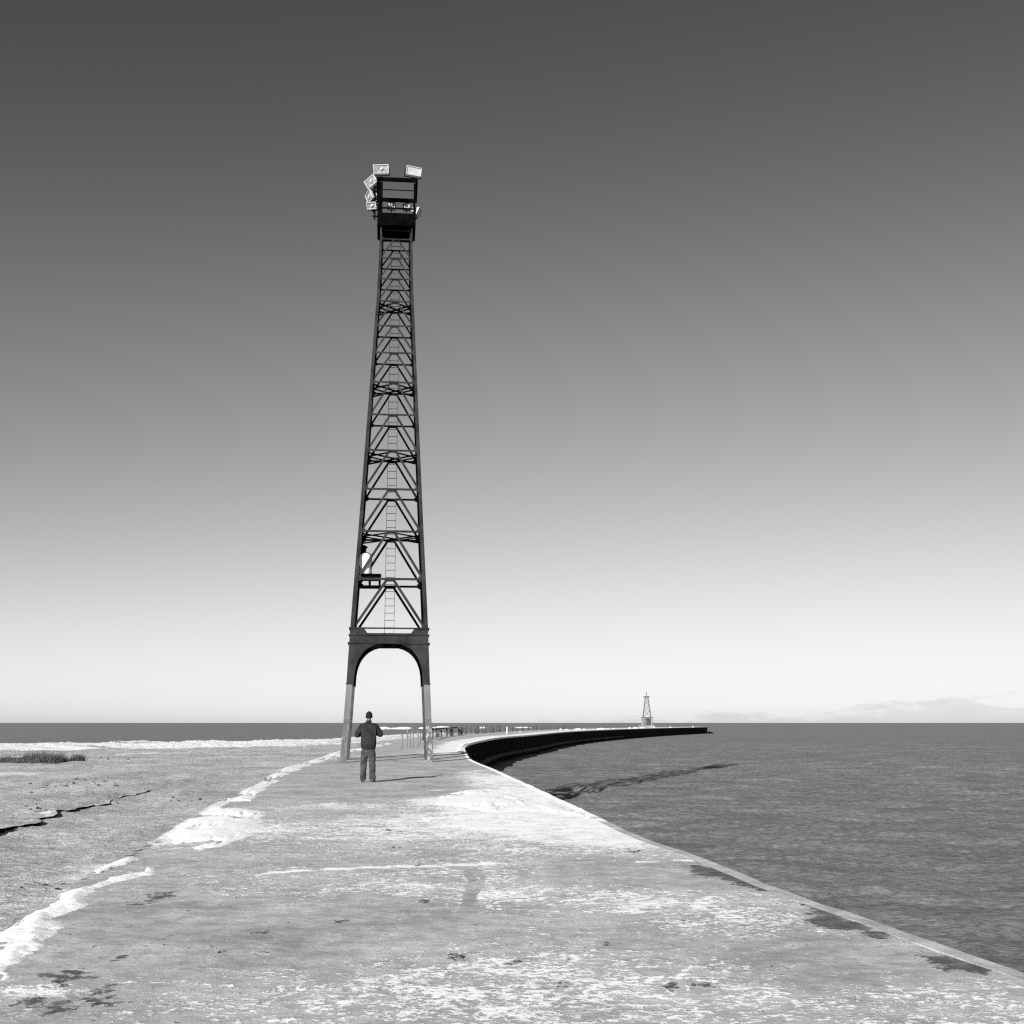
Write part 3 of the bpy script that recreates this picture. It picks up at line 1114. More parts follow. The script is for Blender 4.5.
# lower legs
for sx, sy in CORNERS:
    b = MB()
    zs = [-0.35, 1.55, 3.14]
    p = []
    for z in zs:
        hx = hw(z)
        w = 0.27 if z < 1 else 0.26
        q = [(hx, hx), (hx - w, hx), (hx - w, hx - w), (hx, hx - w)]
        p += [(sx * i, sy * j, z) for i, j in q]
    b.hexa(p[:8])
    b.hexa([(x_, y_, z_ + 0.001) for x_, y_, z_ in p[4:]])
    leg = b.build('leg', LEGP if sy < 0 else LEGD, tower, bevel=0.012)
    f = MB()
    hx = hw(0.1) - 0.135
    f.box((sx * hx, sy * hx, -0.08), (0.46, 0.46, 0.10))
    f.build('base_plate', LEGP, leg, bevel=0.01)
    # splice plate with rivets where the dark steel begins
    g = MB()
    hz = hw(3.1)
    g.box((sx * (hz - 0.13), sy * (hz - 0.13), 3.14), (0.30, 0.30, 0.05))
    g.build('splice_plate', STEEL, leg)

# portal frames (four arched plates)
AHW, AZ0, AZ1 = 1.415, 3.12, 4.825


def arch_z(x):
    q = min(1.0, abs(x) / AHW)
    return AZ0 + (AZ1 - AZ0) * (1 - q ** 2.5) ** (1 / 2.5)


PT = 0.20
for k in range(4):
    b = MB()
    xs_l = [-1.0] + [-0.999, -0.985, -0.96, -0.92, -0.87, -0.8, -0.7, -0.6, -0.45, -0.3, -0.15]
    ux = sorted(set([q * AHW for q in xs_l] + [-q * AHW for q in xs_l] + [0.0]))
    # columns of the plate from the arch up to the girder
    def column(xa, xb, za, zb, zt, b=b):
        p = []
        for zz, ins in ((0, 0.0), (1, 0.0)):
            pass
        lo = [(xa, za), (xb, zb)]
        pts = []
        for ins in (0.0, PT):
            pts.append([face_pt(k, xa, za, ins), face_pt(k, xb, zb, ins), face_pt(k, xb, zt, ins), face_pt(k, xa, zt, ins)])
        b.hexa([pts[0][0], pts[0][1], pts[1][1], pts[1][0], pts[0][3], pts[0][2], pts[1][2], pts[1][3]])
    outline = []
    N = len(ux)
    vs = []
    for ins in (0.0, PT):
        for x in ux:
            vs.append(face_pt(k, x, arch_z(x), ins))
        for x in ux:
            vs.append(face_pt(k, x, 4.85, ins))
    fs = []
    for i in range(N - 1):
        fs.append((i, i + 1, N + i + 1, N + i))
        fs.append((2 * N + i, 3 * N + i, 3 * N + i + 1, 2 * N + i + 1))
        fs.append((i, 2 * N + i, 2 * N + i + 1, i + 1))
    b.add(vs, fs)
    # side strips out to the mitred corner
    for s in (-1, 1):
        pts = []
        for ins in (0.0, PT):
            pts += [face_pt(k, s * AHW, AZ0, ins), face_pt(k, s * (hw(AZ0) - ins), AZ0, ins), face_pt(k, s * (hw(4.85) - ins), 4.85, ins), face_pt(k, s * AHW, 4.85, ins)]
        b.add(pts, [(0, 1, 2, 3), (7, 6, 5, 4), (0, 4, 5, 1)])
    # girder band
    pts = []
    for ins in (0.0, PT):
        pts += [face_pt(k, -(hw(4.85) - ins), 4.85, ins), face_pt(k, hw(4.85) - ins, 4.85, ins), face_pt(k, hw(5.16) - ins, 5.16, ins), face_pt(k, -(hw(5.16) - ins), 5.16, ins)]
    b.add(pts, [(0, 1, 2, 3), (7, 6, 5, 4), (0, 4, 5, 1), (3, 2, 6, 7)])
    # corner gussets above the girder
    for s in (-1, 1):
        pts = []
        for ins in (0.0, 0.05):
            pts += [face_pt(k, s * 0.86, 5.165, ins), face_pt(k, s * (hw(5.16) - ins), 5.165, ins), face_pt(k, s * (hw(5.4) - ins), 5.40, ins), face_pt(k, s * 1.02, 5.40, ins)]
        b.add(pts, [(0, 1, 2, 3), (7, 6, 5, 4), (0, 4, 5, 1), (3, 2, 6, 7), (0, 3, 7, 4)])
    b.build('portal_frame', STEEL if k in (0, 3) else BLACK, tower)  # right and rear frames in black: their shade is put into the colour
# cornices: square rings
for z, out_, hgt_ in ((5.435, 0.055, 0.06), (5.16, 0.05, 0.045), (4.82, 0.065, 0.05)):
    b = MB()
    ho = hw(z) + out_
    hi = hw(z) - 0.05 if z > 5.3 else hw(z) + 0.003
    v = []
    for zz in (z - hgt_ / 2, z + hgt_ / 2):
        for h_ in (ho, hi):
            v += [(-h_, -h_, zz), (h_, -h_, zz), (h_, h_, zz), (-h_, h_, zz)]
    fs = []
    for i in range(4):
        j = (i + 1) % 4
        fs += [(i, j, 8 + j, 8 + i), (4 + i, 12 + i, 12 + j, 4 + j), (i, 4 + i, 4 + j, j), (8 + i, 8 + j, 12 + j, 12 + i)]
    b.add(v, fs)
    b.build('cornice', STEEL, tower)

LV = [5.41, 7.52, 9.57, 11.41, 13.13, 14.74, 16.22, 17.58, 18.84, 20.00, 21.06, 22.05, 22.95]
# corner posts (angles)
for sx, sy in CORNERS:
    b = MB()
    zs = [5.40, 7.52, 9.57, 15.34, 20.5, 22.84, 24.12]
    for a, c in zip(zs[:-1], zs[1:]):
        w = float(np.interp((a + c) / 2, [5, 24], [0.18, 0.10]))
        b.angle((sx * hw(a), sy * hw(a), a), (sx * hw(c), sy * hw(c), c), w, 0.03, (-sx, 0, 0), (0, -sy, 0))
    b.build('corner_post', STEEL if sy < 0 else BLACK, tower)  # rear posts painted black to stand for shade
for k in range(4):
    nrm = Matrix.Rotation(k * math.pi / 2, 3, 'Z') @ Vector((0, -1, 0))
    for i, z in enumerate(LV):
        t = float(np.interp(z, [5, 23], [0.10, 0.05]))
        h_ = hw(z)
        b = MB()
        if i > 0:
            b.bar(face_pt(k, -h_ + 0.06, z, 0.075), face_pt(k, h_ - 0.06, z, 0.075), 0.05, t, up=(0, 0, 1))
            # corner gusset plates
            gs = float(np.interp(z, [5, 23], [0.30, 0.15]))
            for s in (-1, 1):
                p = []
                for ins in (0.034, 0.048):
                    p += [face_pt(k, s * (h_ - 0.04), z - gs * .6, ins), face_pt(k, s * (h_ - gs * 1.0), z - gs * .25, ins), face_pt(k, s * (h_ - gs * 1.15), z + gs * .35, ins), face_pt(k, s * (h_ - 0.04), z + gs * .75, ins)]
                b.hexa(p)
            b.build('crossbar', STEEL if k == 0 else BLACK, tower)  # bars behind the front face blackened as painted shade
        if i < len(LV) - 1:
            zt = LV[i + 1]
            v_ = MB()
            wv = float(np.interp(z, [5, 23], [0.11, 0.055])) * (1.8 if k in (1, 3) else 1.0)  # side braces widened to deepen the tower's cast shadow
            for s in (-1, 1):
                lo_x = s * (h_ - 0.16 * (1 if z < 15 else 0.7))
                hi_x = s * 0.13 * (1 if z < 15 else 0.8)
                v_.bar(face_pt(k, lo_x, z + 0.08, 0.13), face_pt(k, hi_x, zt - 0.01, 0.13), 0.05, wv, up=nrm.cross(Vector((0, 0, 1))))
            pl = []
            gk = float(np.interp(z, [5, 12, 23], [1, 0.9, 0.5]))
            for ins in (0.101, 0.104 + 0.012):
                pl += [face_pt(k, -0.2 * gk, zt - 0.11 * gk, ins), face_pt(k, 0.2 * gk, zt - 0.11 * gk, ins), face_pt(k, 0.13 * gk, zt + 0.03 * gk, ins), face_pt(k, -0.13 * gk, zt + 0.03 * gk, ins)]
            v_.hexa(pl)
            v_.build('brace', STEEL if k == 0 else BLACK, tower)  # side and rear braces carry shade as black colour
# plan bracing
for z in (9.57, 13.13, 16.22, 20.00):
    b = MB()
    h_ = hw(z) - 0.12
    b.bar((-h_, -h_, z - 0.10), (h_, h_, z - 0.10), 0.09, 0.05)
    b.bar((-h_, h_, z - 0.155), (h_, -h_, z - 0.155), 0.09, 0.05)
    d_ = h_ * 0.55
    for a, c in (((0, -h_), (h_, 0)), ((h_, 0), (0, h_)), ((0, h_), (-h_, 0)), ((-h_, 0), (0, -h_))):
        b.bar((a[0], a[1], z - 0.045), (c[0], c[1], z - 0.045), 0.07, 0.05)
    b.build('plan_bracing', BLACK, tower)

# ladder inside, near the rear face
b = MB()
def lad_y(z):
    return hw(z) - 0.42
for s in (-1, 1):
    pts = [(s * 0.205, lad_y(z), z) for z in (4.95, 9.57, 15.34, 20.5, 24.0)]
    for a, c in zip(pts[:-1], pts[1:]):
        b.bar(a, c, 0.018, 0.03, up=(0, 1, 0))
z = 5.05
while z < 23.95:
    b.bar((-0.20, lad_y(z), z), (0.20, lad_y(z), z), 0.022, 0.022)
    z += 0.315
b.build('ladder', STEEL, tower)

# top platform
b = MB()
PH = 0.86
b.box((0, 0, 24.08), (2 * PH - 0.10, 2 * PH - 0.10, 0.06))
for i in range(5):
    b.box((0, -0.66 + i * 0.33, 24.0), (2 * PH - 0.12, 0.07, 0.09))
b.build('platform_floor', BLACK, tower)
b = MB()
for k in range(4):
    rot = Matrix.Rotation(k * math.pi / 2, 3, 'Z')
    e = PH if k % 2 == 0 else PH - 0.06
    b.box(rot @ Vector((0, -PH + 0.03, 23.82)), (2 * e, 0.06, 0.60) if k % 2 == 0 else (0.06, 2 * e, 0.60))
b.build('skirt_beam', BLACK, tower)
b = MB()
for k in range(4):
    rot = Matrix.Rotation(k * math.pi / 2, 3, 'Z')
    for s in (-1, 1):
        b.bar(rot @ Vector((s * 0.62, -hw(23.3) + 0.03, 23.15)), rot @ Vector((s * 0.62, -PH + 0.07, 23.80)), 0.06, 0.06, up=(1, 1, 0))
    b.box(rot @ Vector((0, -hw(23.3) + 0.11, 23.50)), (1.16, 0.03, 0.30) if k % 2 == 0 else (0.03, 1.16, 0.30))
b.build('bracket', BLACK, tower)
for sx, sy in CORNERS:
    b = MB()
    w = 0.20 if (sx, sy) == (-1, -1) else (0.16 if sx < 0 else 0.09)
    b.bar((sx * (PH - w / 2 - 0.02), sy * (PH - 0.10), 24.12), (sx * (PH - w / 2 - 0.02), sy * (PH - 0.10), 25.60 if sy < 0 else 25.45), w, 0.11, up=(0, 1, 0))
    b.build('cage_post', BLACK, tower)
def cage_rail(zf, zr, t, e, wd, sides=(0, 1, 2, 3)):
    b = MB()
    if 0 in sides:
        b.box((0, -(e - wd / 2), zf), (2 * e, wd, t))
    if 2 in sides:
        b.box((0, e - wd / 2, zr), (2 * e, wd, t))
    for sx in (-1, 1):
        if 1 in sides:
            x_ = sx * (e - wd / 2)
            b.bar((x_, -(e - wd - .003), zf), (x_, e - wd - .003, zr), wd, t)
    b.build('guard_rail', BLACK, tower)


cage_rail(25.70, 25.52, 0.17, PH + 0.07, 0.10)
cage_rail(24.36, 24.36, 0.06, PH - 0.02, 0.06)
cage_rail(25.24, 25.2, 0.035, PH - 0.04, 0.035, (0, 1))
# frame of arms on the left that carries lamps
b = MB()
for z in (25.25, 24.75, 24.45):
    b.bar((-PH + 0.02, -0.55, z), (-1.16, -0.62, z), 0.06, 0.06)
    b.bar((-PH + 0.02, 0.35, z), (-1.10, 0.35, z), 0.06, 0.06)
b.bar((-1.0, -0.60, 24.3), (-1.0, -0.60, 25.5), 0.07, 0.07)
b.bar((-1.0, 0.35, 24.3), (-1.0, 0.35, 25.5), 0.07, 0.07)
b.bar((-1.0, -0.56, 24.9), (-1.0, 0.31, 24.9), 0.05, 0.05)
b.build('lamp_arm', BLACK, tower)

# side platform with its tank
b = MB()
b.box((-0.86, -0.83, 7.73), (0.96, 0.80, 0.06))
b.box((-0.86, -0.83, 7.60), (0.90, 0.76, 0.14))
for x in (-1.28, -0.86, -0.44):
    for y in (-1.16, -0.52):
        b.box((x, y, 7.40), (0.09, 0.09, 0.30))
b.box((-0.86, -1.16, 7.235), (0.98, 0.10, 0.07))
b.box((-0.86, -0.52, 7.235), (0.98, 0.10, 0.07))
b.build('side_platform', BLACK, tower)

Rt = Matrix.Rotation(TROT, 4, 'Z')


def on_tower(x, y, z):
    p = Rt @ Vector((x, y, z))
    return (p.x + TX, p.y + TY, p.z + TZ)


tank = empty('signal_tank', on_tower(-1.07, -1.02, 7.76), TROT)
tag(tank, 'white round-shouldered tank with dark cap on the small side platform of the tower', 'tank')
b = MB()
zz = [0, 0.02, 0.70, 0.78, 0.84, 0.88, 0.895]
rr = [0.235, 0.25, 0.25, 0.24, 0.20, 0.13, 0.05]
b.rings([(0, 0, q) for q in zz], rr, 24, axis=(0, 0, 1))
b.build('shell', TANKW, tank, smooth=True)
b = MB()
b.rings([(-0.06, 0, q) for q in (0.87, 0.93, 0.95, 1.0, 1.12, 1.20, 1.24)], [0.06, 0.06, 0.09, 0.10, 0.10, 0.085, 0.05], 14, axis=(0, 0, 1))
b.rings([(0.0, 0.02, 1.10), (0.07, -0.01, 1.17)], [0.035, 0.05], 10)
b.build('cap', BLACK, tank, smooth=True)
b = MB()
b.rings([(0.0, -0.05, 0.91), (0.12, -0.06, 0.90), (0.22, -0.06, 0.84), (0.275, -0.06, 0.74), (0.285, -0.06, 0.4), (0.285, -0.06, 0.0)], [0.022] * 6, 8)
b.build('pipe', STEEL, tank, smooth=True)


# floodlights
def floodlight(x, y, z, yaw, tilt, roll, label, w=0.70, h=0.40, house=None, glass=None):
    """front looks along local -y; yaw about z, tilt down, roll about the view axis"""
    root = empty('floodlight', on_tower(x, y, z))
    root.rotation_euler = (Matrix.Rotation(TROT + yaw, 3, 'Z') @ Matrix.Rotation(tilt, 3, 'X') @ Matrix.Rotation(roll, 3, 'Y')).to_euler()
    tag(root, label, 'floodlight', 'floodlights round the tower top')
    a, c = w / 2, h / 2
    b = MB()
    p = [(-a, 0, -c), (a, 0, -c), (a, 0, c), (-a, 0, c)]
    q = [(-a * .62, .24, -c * .62), (a * .62, .24, -c * .62), (a * .62, .24, c * .62), (-a * .62, .24, c * .62)]
    b.add(p + q, [(3, 2, 1, 0), (4, 5, 6, 7), (0, 1, 5, 4), (1, 2, 6, 5), (2, 3, 7, 6), (3, 0, 4, 7)])
    for i in range(5):
        b.box(((i - 2) * w * .2, .255, 0), (.02, .05, h * .5))
    b.build('housing', house or WHITE, root, bevel=0.012)
    b = MB()
    t = 0.032
    for s in (-1, 1):
        b.box((0, -0.024, s * (c - t / 2)), (w, 0.04, t))
        b.box((s * (a - t / 2), -0.024, 0), (t, 0.04, h - 2 * t - 0.004))
    b.build('rim', WHITE, root)
    b = MB()
    b.box((0, -0.008, 0), (w - 2 * t - .004, 0.010, h - 2 * t - .004))
    b.build('lens', glass or LENS, root)
    if glass is None:
        b = MB()
        b.rings([(-0.02, -0.026, -c * .15), (0.10, -0.026, c * .2)], [0.06, 0.05], 8)
        b.build('bulb', WHITE, root)
    b = MB()
    for s in (-1, 1):
        b.box((s * (a + 0.022), 0.10, -c * .55), (0.03, 0.05, h * .75))
    b.box((0, 0.10, -c - 0.075), (w + 0.07, 0.05, 0.03))
    b.box((0, 0.10, -c - 0.13), (0.06, 0.06, 0.08))
    b.build('bracket', BLACK, root)
    return root


floodlight(-0.74, -0.80, 26.22, R(-4), R(14), R(-2), 'floodlight with framed glass standing on top of the tower cage at its left corner')
floodlight(0.74, -0.62, 26.28, R(14), R(12), R(2), 'all white floodlight standing on top of the tower cage at its right corner', glass=WHITE)
floodlight(-1.18, -0.66, 25.66, R(-30), R(16), R(-27), 'tilted framed floodlight just under the topmost lamp of the left lamp column', w=0.60)
floodlight(-1.24, -0.45, 25.02, R(-68), R(20), R(-10), 'narrow floodlight turned away in the middle of the left lamp column', w=0.60, h=0.46)
floodlight(-1.22, 0.20, 24.98, R(-76), R(25), R(-8), 'half hidden floodlight behind the middle lamp of the left column', w=0.55, h=0.4)
floodlight(-1.12, -0.70, 24.50, R(-36), R(30), R(8), 'lowest floodlight of the left lamp column beside the platform', w=0.50, h=0.32)
floodlight(0.98, -0.55, 24.32, R(70), R(22), R(6), 'single floodlight turned edge-on beside the platform at the right', w=0.45, h=0.36, glass=WHITE)
floodlight(-0.24, 0.98, 25.42, R(0), R(0), R(0), 'small white floodlight seen through the cage left of its middle', w=0.30, h=0.46, glass=WHITE)
floodlight(0.46, 0.98, 25.42, R(8), R(0), R(0), 'small white floodlight seen through the cage near its right post', w=0.26, h=0.44, glass=WHITE)

# ------------------------------------------------------------------ the man
def skin_mesh(joints, edges, sub=2, root=0):
    """joints: [(pos, rx, ry)]; grown with a Skin modifier"""
    me = bpy.data.meshes.new('tmp')
    me.from_pydata([j[0] for j in joints], edges, [])
    o = bpy.data.objects.new('tmp', me)
    COL.objects.link(o)
    md = o.modifiers.new('s', 'SKIN')
    md.use_smooth_shade = True
    sv = me.skin_vertices[0].data
    for i, j in enumerate(joints):
        sv[i].radius = (j[1], j[2])
        sv[i].use_root = (i == root)
    sd = o.modifiers.new('d', 'SUBSURF')
    sd.levels = sub
    sd.render_levels = sub
    dg = bpy.context.evaluated_depsgraph_get()
    dg.update()
    r = bpy.data.meshes.new_from_object(o.evaluated_get(dg))
    bpy.data.objects.remove(o)
    bpy.data.meshes.remove(me)
    return r


def merge_meshes(ms, name):
    bm = bmesh.new()
    for q in ms:
        bm.from_mesh(q)
    r = bpy.data.meshes.new(name)
    bm.to_mesh(r)
    bm.free()
    for q in ms:
        bpy.data.meshes.remove(q)
    return r


man_xy = G(367.7, 782.5)
person = empty('person', (man_xy[0], man_xy[1], float(surf(np.array(man_xy[0]), np.array(man_xy[1])))), R(4))
tag(person, 'man seen from behind in dark jacket and jeans looking along the pier', 'person')
JACKET = worn('jacket_cloth', 0.013, 0.026, 9, 0.9, 0.1, bump=0.01)
JEANS = worn('denim', 0.012, 0.062, 5, 0.9, 0.1, bump=0.006)
SKIN = worn('skin', 0.10, 0.14, 12, 0.6, 0.3)
HAIRM = worn('black_hair', 0.006, 0.012, 30, 0.8, 0.1)
SHOE = worn('shoe_leather', 0.02, 0.06, 12, 0.7, 0.2)
RIB = worn('dark_rib_knit', 0.012, 0.02, 20, 0.9, 0.1)

# naked body: pelvis, spine, neck, head, arms, legs (one skinned surface)
J = [((0, 0, 0.93), .13, .11), ((0, .0, 1.12), .125, .10), ((0, -.01, 1.34), .125, .09), ((0, 0.0, 1.47), .06, .055), ((0, 0.005, 1.54), .05, .055), ((0, 0.02, 1.585), .058, .07),
     ((0, 0.03, 1.66), .074, .092), ((0, 0.025, 1.72), .066, .082),
     ((-.175, -.01, 1.42), .062, .062), ((-.295, .02, 1.19), .045, .045), ((-.15, .24, 1.225), .034, .034), ((-.105, .285, 1.24), .036, .022),
     ((.175, -.01, 1.42), .062, .062), ((.30, .03, 1.20), .045, .045), ((.15, .25, 1.235), .034, .034), ((.105, .295, 1.25), .036, .022),
     ((-.10, 0, .86), .088, .09), ((-.115, .015, .50), .060, .062), ((-.12, -.01, .10), .042, .045), ((-.125, .09, .045), .038, .03), ((-.13, .15, .035), .03, .022),
     ((.10, 0, .86), .088, .09), ((.105, .02, .50), .060, .062), ((.115, .0, .10), .042, .045), ((.135, .10, .045), .038, .03), ((.145, .16, .035), .03, .022)]
E_ = [(0, 1), (1, 2), (2, 3), (3, 4), (4, 5), (5, 6), (6, 7), (2, 8), (8, 9), (9, 10), (10, 11), (2, 12), (12, 13), (13, 14), (14, 15),
      (0, 16), (16, 17), (17, 18), (18, 19), (19, 20), (0, 21), (21, 22), (22, 23), (23, 24), (24, 25)]
parts = [skin_mesh(J, E_, 2, 0)]
# nose, ears
for c, r_ in (((0, .118, 1.645), .016), ((-.078, .03, 1.645), .02), ((.078, .03, 1.645), .02), ((0, .108, 1.60), .014)):
    parts.append(skin_mesh([(Vector(c) + Vector((0, -.02, 0.012)), r_ * .8, r_), (Vector(c), r_, r_ * .9), (Vector(c) + Vector((0, 0, -.018)), r_ * .7, r_ * .7)], [(0, 1), (1, 2)], 1, 0))
# fingers closed round a hand-held thing before the chest
for s, base_ in ((-1, Vector((-.105, .285, 1.24))), (1, Vector((.105, .295, 1.25)))):
    for i, ln_ in enumerate((.072, .08, .075, .058)):
        z0 = base_.z + 0.030 - i * 0.019
        a = Vector((base_.x - s * .01, base_.y + .012, z0))
        b1 = a + Vector((-s * ln_ * .45, .022, .004))
        b2 = b1 + Vector((-s * ln_ * .30, -.006, .0))
        b3 = b2 + Vector((-s * ln_ * .18, -.016, .0))
        parts.append(skin_mesh([(a, .009, .009), (b1, .0085, .0085), (b2, .008, .008), (b3, .007, .007)], [(0, 1), (1, 2), (2, 3)], 1, 0))
    a = base_ + Vector((0, -.012, .024))
    parts.append(skin_mesh([(a, .012, .011), (a + Vector((-s * .022, -.010, .022)), .010, .010), (a + Vector((-s * .045, .0, .030)), .008, .008)], [(0, 1), (1, 2)], 1, 0))
body = link_mesh('body', merge_meshes(parts, 'body'), SKIN, person, True)

# jacket
J = [((0, 0, 0.87), .190, .142), ((0, -.005, 1.12), .216, .160), ((0, -.02, 1.375), .168, .134), ((0, -.015, 1.475), .100, .098), ((0, -.01, 1.525), .074, .076),
     ((-.172, -.012, 1.405), .092, .090), ((-.262, .0, 1.28), .080, .080), ((-.318, .02, 1.165), .072, .072), ((-.245, .15, 1.19), .062, .062), ((-.165, .225, 1.222), .046, .046),
     ((.172, -.012, 1.405), .092, .090), ((.262, .0, 1.29), .080, .080), ((.322, .03, 1.18), .072, .072), ((.245, .16, 1.205), .062, .062), ((.165, .235, 1.232), .046, .046)]
E_ = [(0, 1), (1, 2), (2, 3), (3, 4), (2, 5), (5, 6), (6, 7), (7, 8), (8, 9), (2, 10), (10, 11), (11, 12), (12, 13), (13, 14)]
me = skin_mesh(J, E_, 3, 1)
for v in me.vertices:                       # soft folds in the cloth
    x, y, z = v.co
    f = 0.012 * math.sin(z * 30 + 7 * x) * math.sin(x * 13 + 2) + 0.008 * math.sin(z * 52 + x * 26)
    v.co += Vector((0, -1 if y < 0 else 1, 0)) * f
jk = link_mesh('jacket', me, JACKET, person, True)
b = MB()
n = 28
for zi in range(2):
    for j in range(n):
        t = 2 * math.pi * j / n
        b.v.append((math.cos(t) * (.197 if zi else .186), math.sin(t) * (.150 if zi else .142), (0.845, 0.935)[zi]))
b.f = [(j, (j + 1) % n, n + (j + 1) % n, n + j) for j in range(n)] + [tuple(range(n)), tuple(range(n, 2 * n))]
b.build('waistband', RIB, jk, smooth=False)
b = MB()
b.rings([(0, -.012, 1.515), (0, -.006, 1.56)], [.070, .064], 18, axis=(0, 0, 1))
b.build('collar', JACKET, jk, smooth=True)

# trousers
J = [((0, 0, .90), .155, .125), ((0, -.005, .82), .150, .135), ((-.098, -.005, .70), .100, .108), ((-.112, .01, .48), .080, .086), ((-.118, -.005, .25), .076, .082), ((-.12, -.0, .09), .074, .084), ((-.12, .01, .05), .070, .084),
     ((.098, -.005, .70), .100, .108), ((.108, .015, .48), .082, .088), ((.115, .005, .25), .078, .084), ((.12, .01, .09), .078, .088), ((.12, .02, .05), .074, .088)]
E_ = [(0, 1), (1, 2), (2, 3), (3, 4), (4, 5), (5, 6), (1, 7), (7, 8), (8, 9), (9, 10), (10, 11)]
me = skin_mesh(J, E_, 3, 0)
for v in me.vertices:
    x, y, z = v.co
    f = 0.006 * math.sin(z * 44 + 9 * x) + 0.006 * math.sin(z * 23 + x * 31) * (1 if z < .55 else .5)
    v.co += Vector((0, -1 if y < 0 else 1, 0)) * f + Vector((0.5 * f, 0, 0))
link_mesh('trousers', me, JEANS, person, True)
# shoes
for s, yaw, yo in ((-1, 8, -.01), (1, -12, .0)):
    me = skin_mesh([((0, -.06, .045), .044, .045), ((0, 0, .05), .046, .05), ((0, .09, .04), .05, .036), ((0, .17, .03), .042, .026), ((0, .205, .025), .03, .02)], [(0, 1), (1, 2), (2, 3), (3, 4)], 2, 1)
    for v in me.vertices:
        v.co.z = max(v.co.z, 0.002)
    so = link_mesh('shoe', me, SHOE, person, True)
    so.location = (s * .125, yo, 0)
    so.rotation_euler = (0, 0, R(yaw))
# hair: close-cropped cap over skull, open in front
hbm = bmesh.new()
bmesh.ops.create_uvsphere(hbm, u_segments=28, v_segments=18, radius=1.0)
bmesh.ops.delete(hbm, geom=[v for v in hbm.verts if v.co.z < -0.62 or (v.co.y > 0.55 and v.co.z < 0.35)], context='VERTS')
for v in hbm.verts:
    k_ = 1 + (random.random() - .5) * 0.03
    v.co = Vector((v.co.x * .088 * k_, v.co.y * .112 * k_ + .02, v.co.z * .118 * k_ + 1.672))
me = bpy.data.meshes.new('hair')
hbm.to_mesh(me)
hbm.free()
link_mesh('hair', me, HAIRM, person, True)

# ------------------------------------------------------------------ old piles along the far left edge of the pier
pile_line = np.array([(-6.9, 72), (-7.2, 90), (-7.4, 104), (-7.6, 118), (-7.4, 135), (-6.4, 158), (-4.4, 185), (-1.6, 215), (3.2, 250), (9.5, 285), (16.5, 320)])


def timber_post(name, x, y, z, h_, r_, mat, label, group, cat='post'):
    b = MB()
    k = random.uniform(.8, 1.0)
    tx, ty = random.gauss(0, .03), random.gauss(0, .03)
    b.rings([(0, 0, -.4), (0, 0, 0), (tx * .5 * h_, ty * .5 * h_, h_ * .5), (tx * h_, ty * h_, h_ * .96), (tx * h_, ty * h_, h_)], [r_, r_, r_ * .96, r_ * k, r_ * k * .7], 9)
    for i, q in enumerate(b.v):
        b.v[i] = (q[0] + random.gauss(0, r_ * .06), q[1] + random.gauss(0, r_ * .06), q[2])
    o = b.build(name, mat, smooth=True)
    o.location = (x, y, z)
    tag(o, label, cat, group)
    return o


for px, d, h_ in ((403, 70, 1.0), (407.5, 74, 1.15), (411, 75, 1.0), (413.8, 76, 1.05), (418.6, 80, 1.1), (420.5, 83, .9)):
    timber_post('timber_post', (px - 512) / FPX * d * .99, d, -.05, h_, .045 if px != 403 else .06, PILEL, 'pale slim timber post in the short row just left of the tower leg', 'slim posts beside the tower leg')
d = 107.0
while d < 320:
    x = float(np.interp(d, pile_line[:, 1], pile_line[:, 0])) + random.gauss(0, .25)
    h_ = random.uniform(.85, 1.2) if d < 220 else random.uniform(.6, 1.0)
    if random.random() < .93:
        timber_post('timber_pile', x, d, -.05, h_, random.uniform(.06, .10) * (1 + (d - 90) / 500), PILE,
                    'dark weathered timber pile in the long row along the far pier', 'piles along the far pier')
    d += random.uniform(1.4, 3.2) * (1 + (d - 90) / 260)
# rail that still joins some of the nearer piles
b = MB()
pts = [(float(np.interp(q, pile_line[:, 1], pile_line[:, 0])), q, 0.92 + random.gauss(0, .02)) for q in (108, 114, 122, 136, 150)]
for a, c in zip(pts[:-1], pts[1:]):
    b.bar(a, (c[0], c[1] - .02, c[2]), 0.16, 0.14)
o = b.build('timber_rail', PILE)
tag(o, 'dark timber rail lying along the tops of the nearer piles', 'rail')
# squat mooring post
mx, my = (461.5 - 512) / FPX * 150, 150.0
bo = empty('mooring_post', (mx, my, -.05))
tag(bo, 'dark squat mooring post with a fat head among the timber piles', 'mooring post')
b = MB()
b.rings([(0, 0, -.3), (0, 0, .05), (0, 0, .1), (0, 0, .5)], [.22, .22, .16, .15], 14, axis=(0, 0, 1))
b.build('stem', PILE, bo, smooth=True)
b = MB()
b.rings([(0, 0, .45), (0, 0, .55), (0, 0, .8), (0, 0, .98), (0, 0, 1.03)], [.16, .30, .33, .24, .08], 14, axis=(0, 0, 1))
b.build('head', PILE, bo, smooth=True)

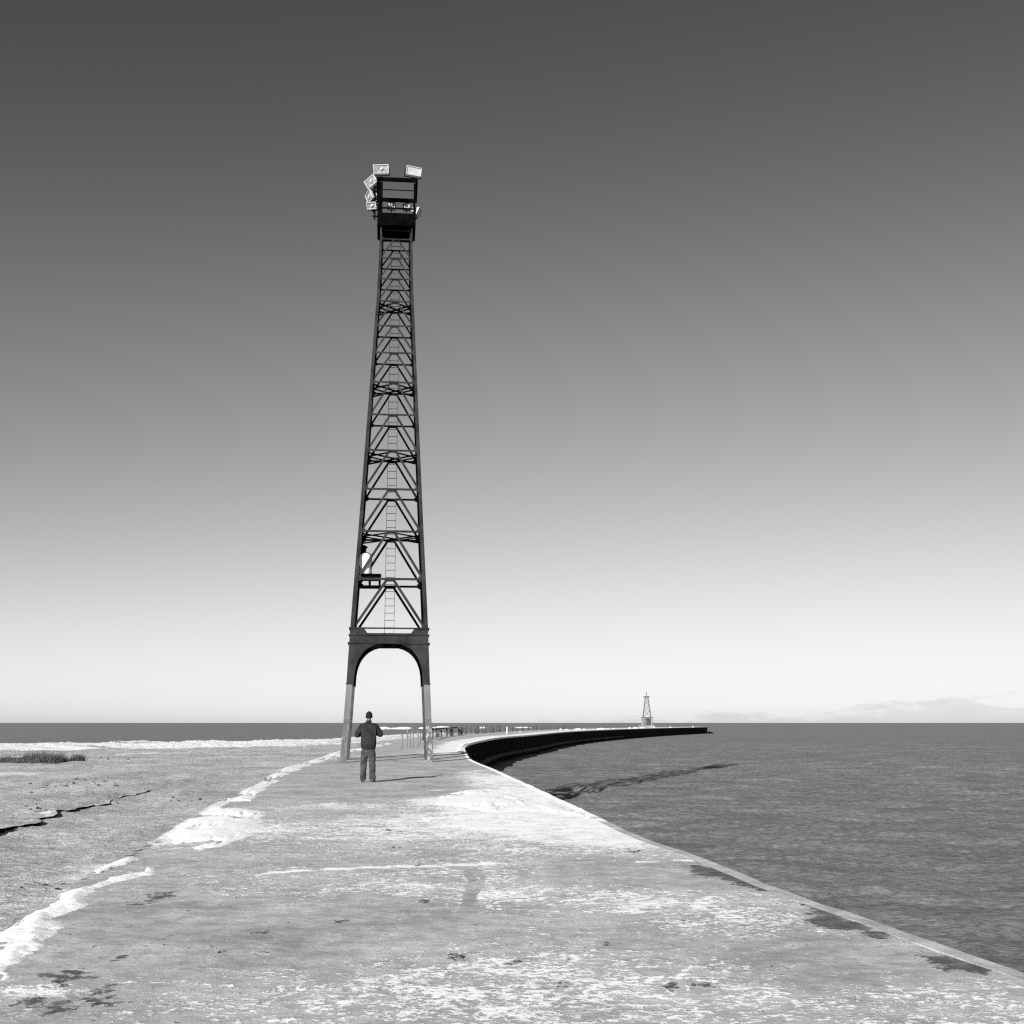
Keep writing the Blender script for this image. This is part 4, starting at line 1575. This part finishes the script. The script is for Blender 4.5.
# ------------------------------------------------------------------ beacon at the end of the pier
bd = 392.0
bx = (645.0 - 512) / FPX * bd
be = empty('beacon', (bx, bd, 0.35), R(-8))
tag(be, 'small distant lattice beacon on a square base near the end of the pier', 'beacon')
Z0 = 0.3
b = MB()
b.box((0, 0, Z0 / 2 - .35), (5.2, 5.2, Z0 + .7))
b.build('plinth', FARLT, be, bevel=0.05)
b = MB()
b.box((0, 0, Z0 + 1.25), (3.6, 3.6, 2.5))
bs = b.build('base', FARLT, be, bevel=0.05)
b = MB()
b.box((0.55, -1.82, Z0 + 1.15), (1.5, 0.06, 2.3))
b.build('dark_panel', FARDK, bs)  # darker slab on the front of the base
b = MB()
b.box((-0.95, -1.812, Z0 + 1.25), (1.3, 0.03, 2.4))
b.build('panel', FARST, bs)
b = MB()
b.box((0, 0, Z0 + 2.56), (3.9, 3.9, 0.12))
b.build('base_roof', FARDK, be)
zb0, zb1 = Z0 + 2.62, Z0 + 9.1
for sx, sy in CORNERS:
    b = MB()
    b.bar((sx * 1.25, sy * 1.25, zb0), (sx * 0.42, sy * 0.42, zb1), 0.22, 0.22, w2=.17, h2=.17)
    b.build('leg', FARST, be)
lv = [zb0 + 0.1, zb0 + 2.0, zb0 + 3.7, zb0 + 5.2, zb1]
for k in range(4):
    rot = Matrix.Rotation(k * math.pi / 2, 3, 'Z')
    b = MB()
    for i, z in enumerate(lv):
        h0 = float(np.interp(z, [zb0, zb1], [1.25, .42]))
        if i:
            b.bar(rot @ Vector((-h0, -h0, z)), rot @ Vector((h0, -h0, z)), .13, .14)
        if i < len(lv) - 1:
            h1 = float(np.interp(lv[i + 1], [zb0, zb1], [1.25, .42]))
            b.bar(rot @ Vector((-h0, -h0 - .02, z)), rot @ Vector((h1, -h1 - .02, lv[i + 1])), .12, .12)
            b.bar(rot @ Vector((h0, -h0 + .08, z)), rot @ Vector((-h1, -h1 + .08, lv[i + 1])), .12, .12)
    b.build('bracing', FARST, be)
b = MB()
b.box((0, 0, zb1 + .06), (2.3, 2.3, .16))
for s in (-1, 1):
    b.box((s * .7, 0, zb1 - .15), (.1, 1.4, .25))
b.build('gallery', FARDK, be)
b = MB()
b.rings([(0, 0, zb1 + .1), (0, 0, zb1 + .6), (0, 0, zb1 + 1.5)], [.16, .12, .06], 8, axis=(0, 0, 1))
b.bar((-.7, 0, zb1 + 1.0), (.7, 0, zb1 + 1.0), .07, .07)
b.build('mast', FARST, be)
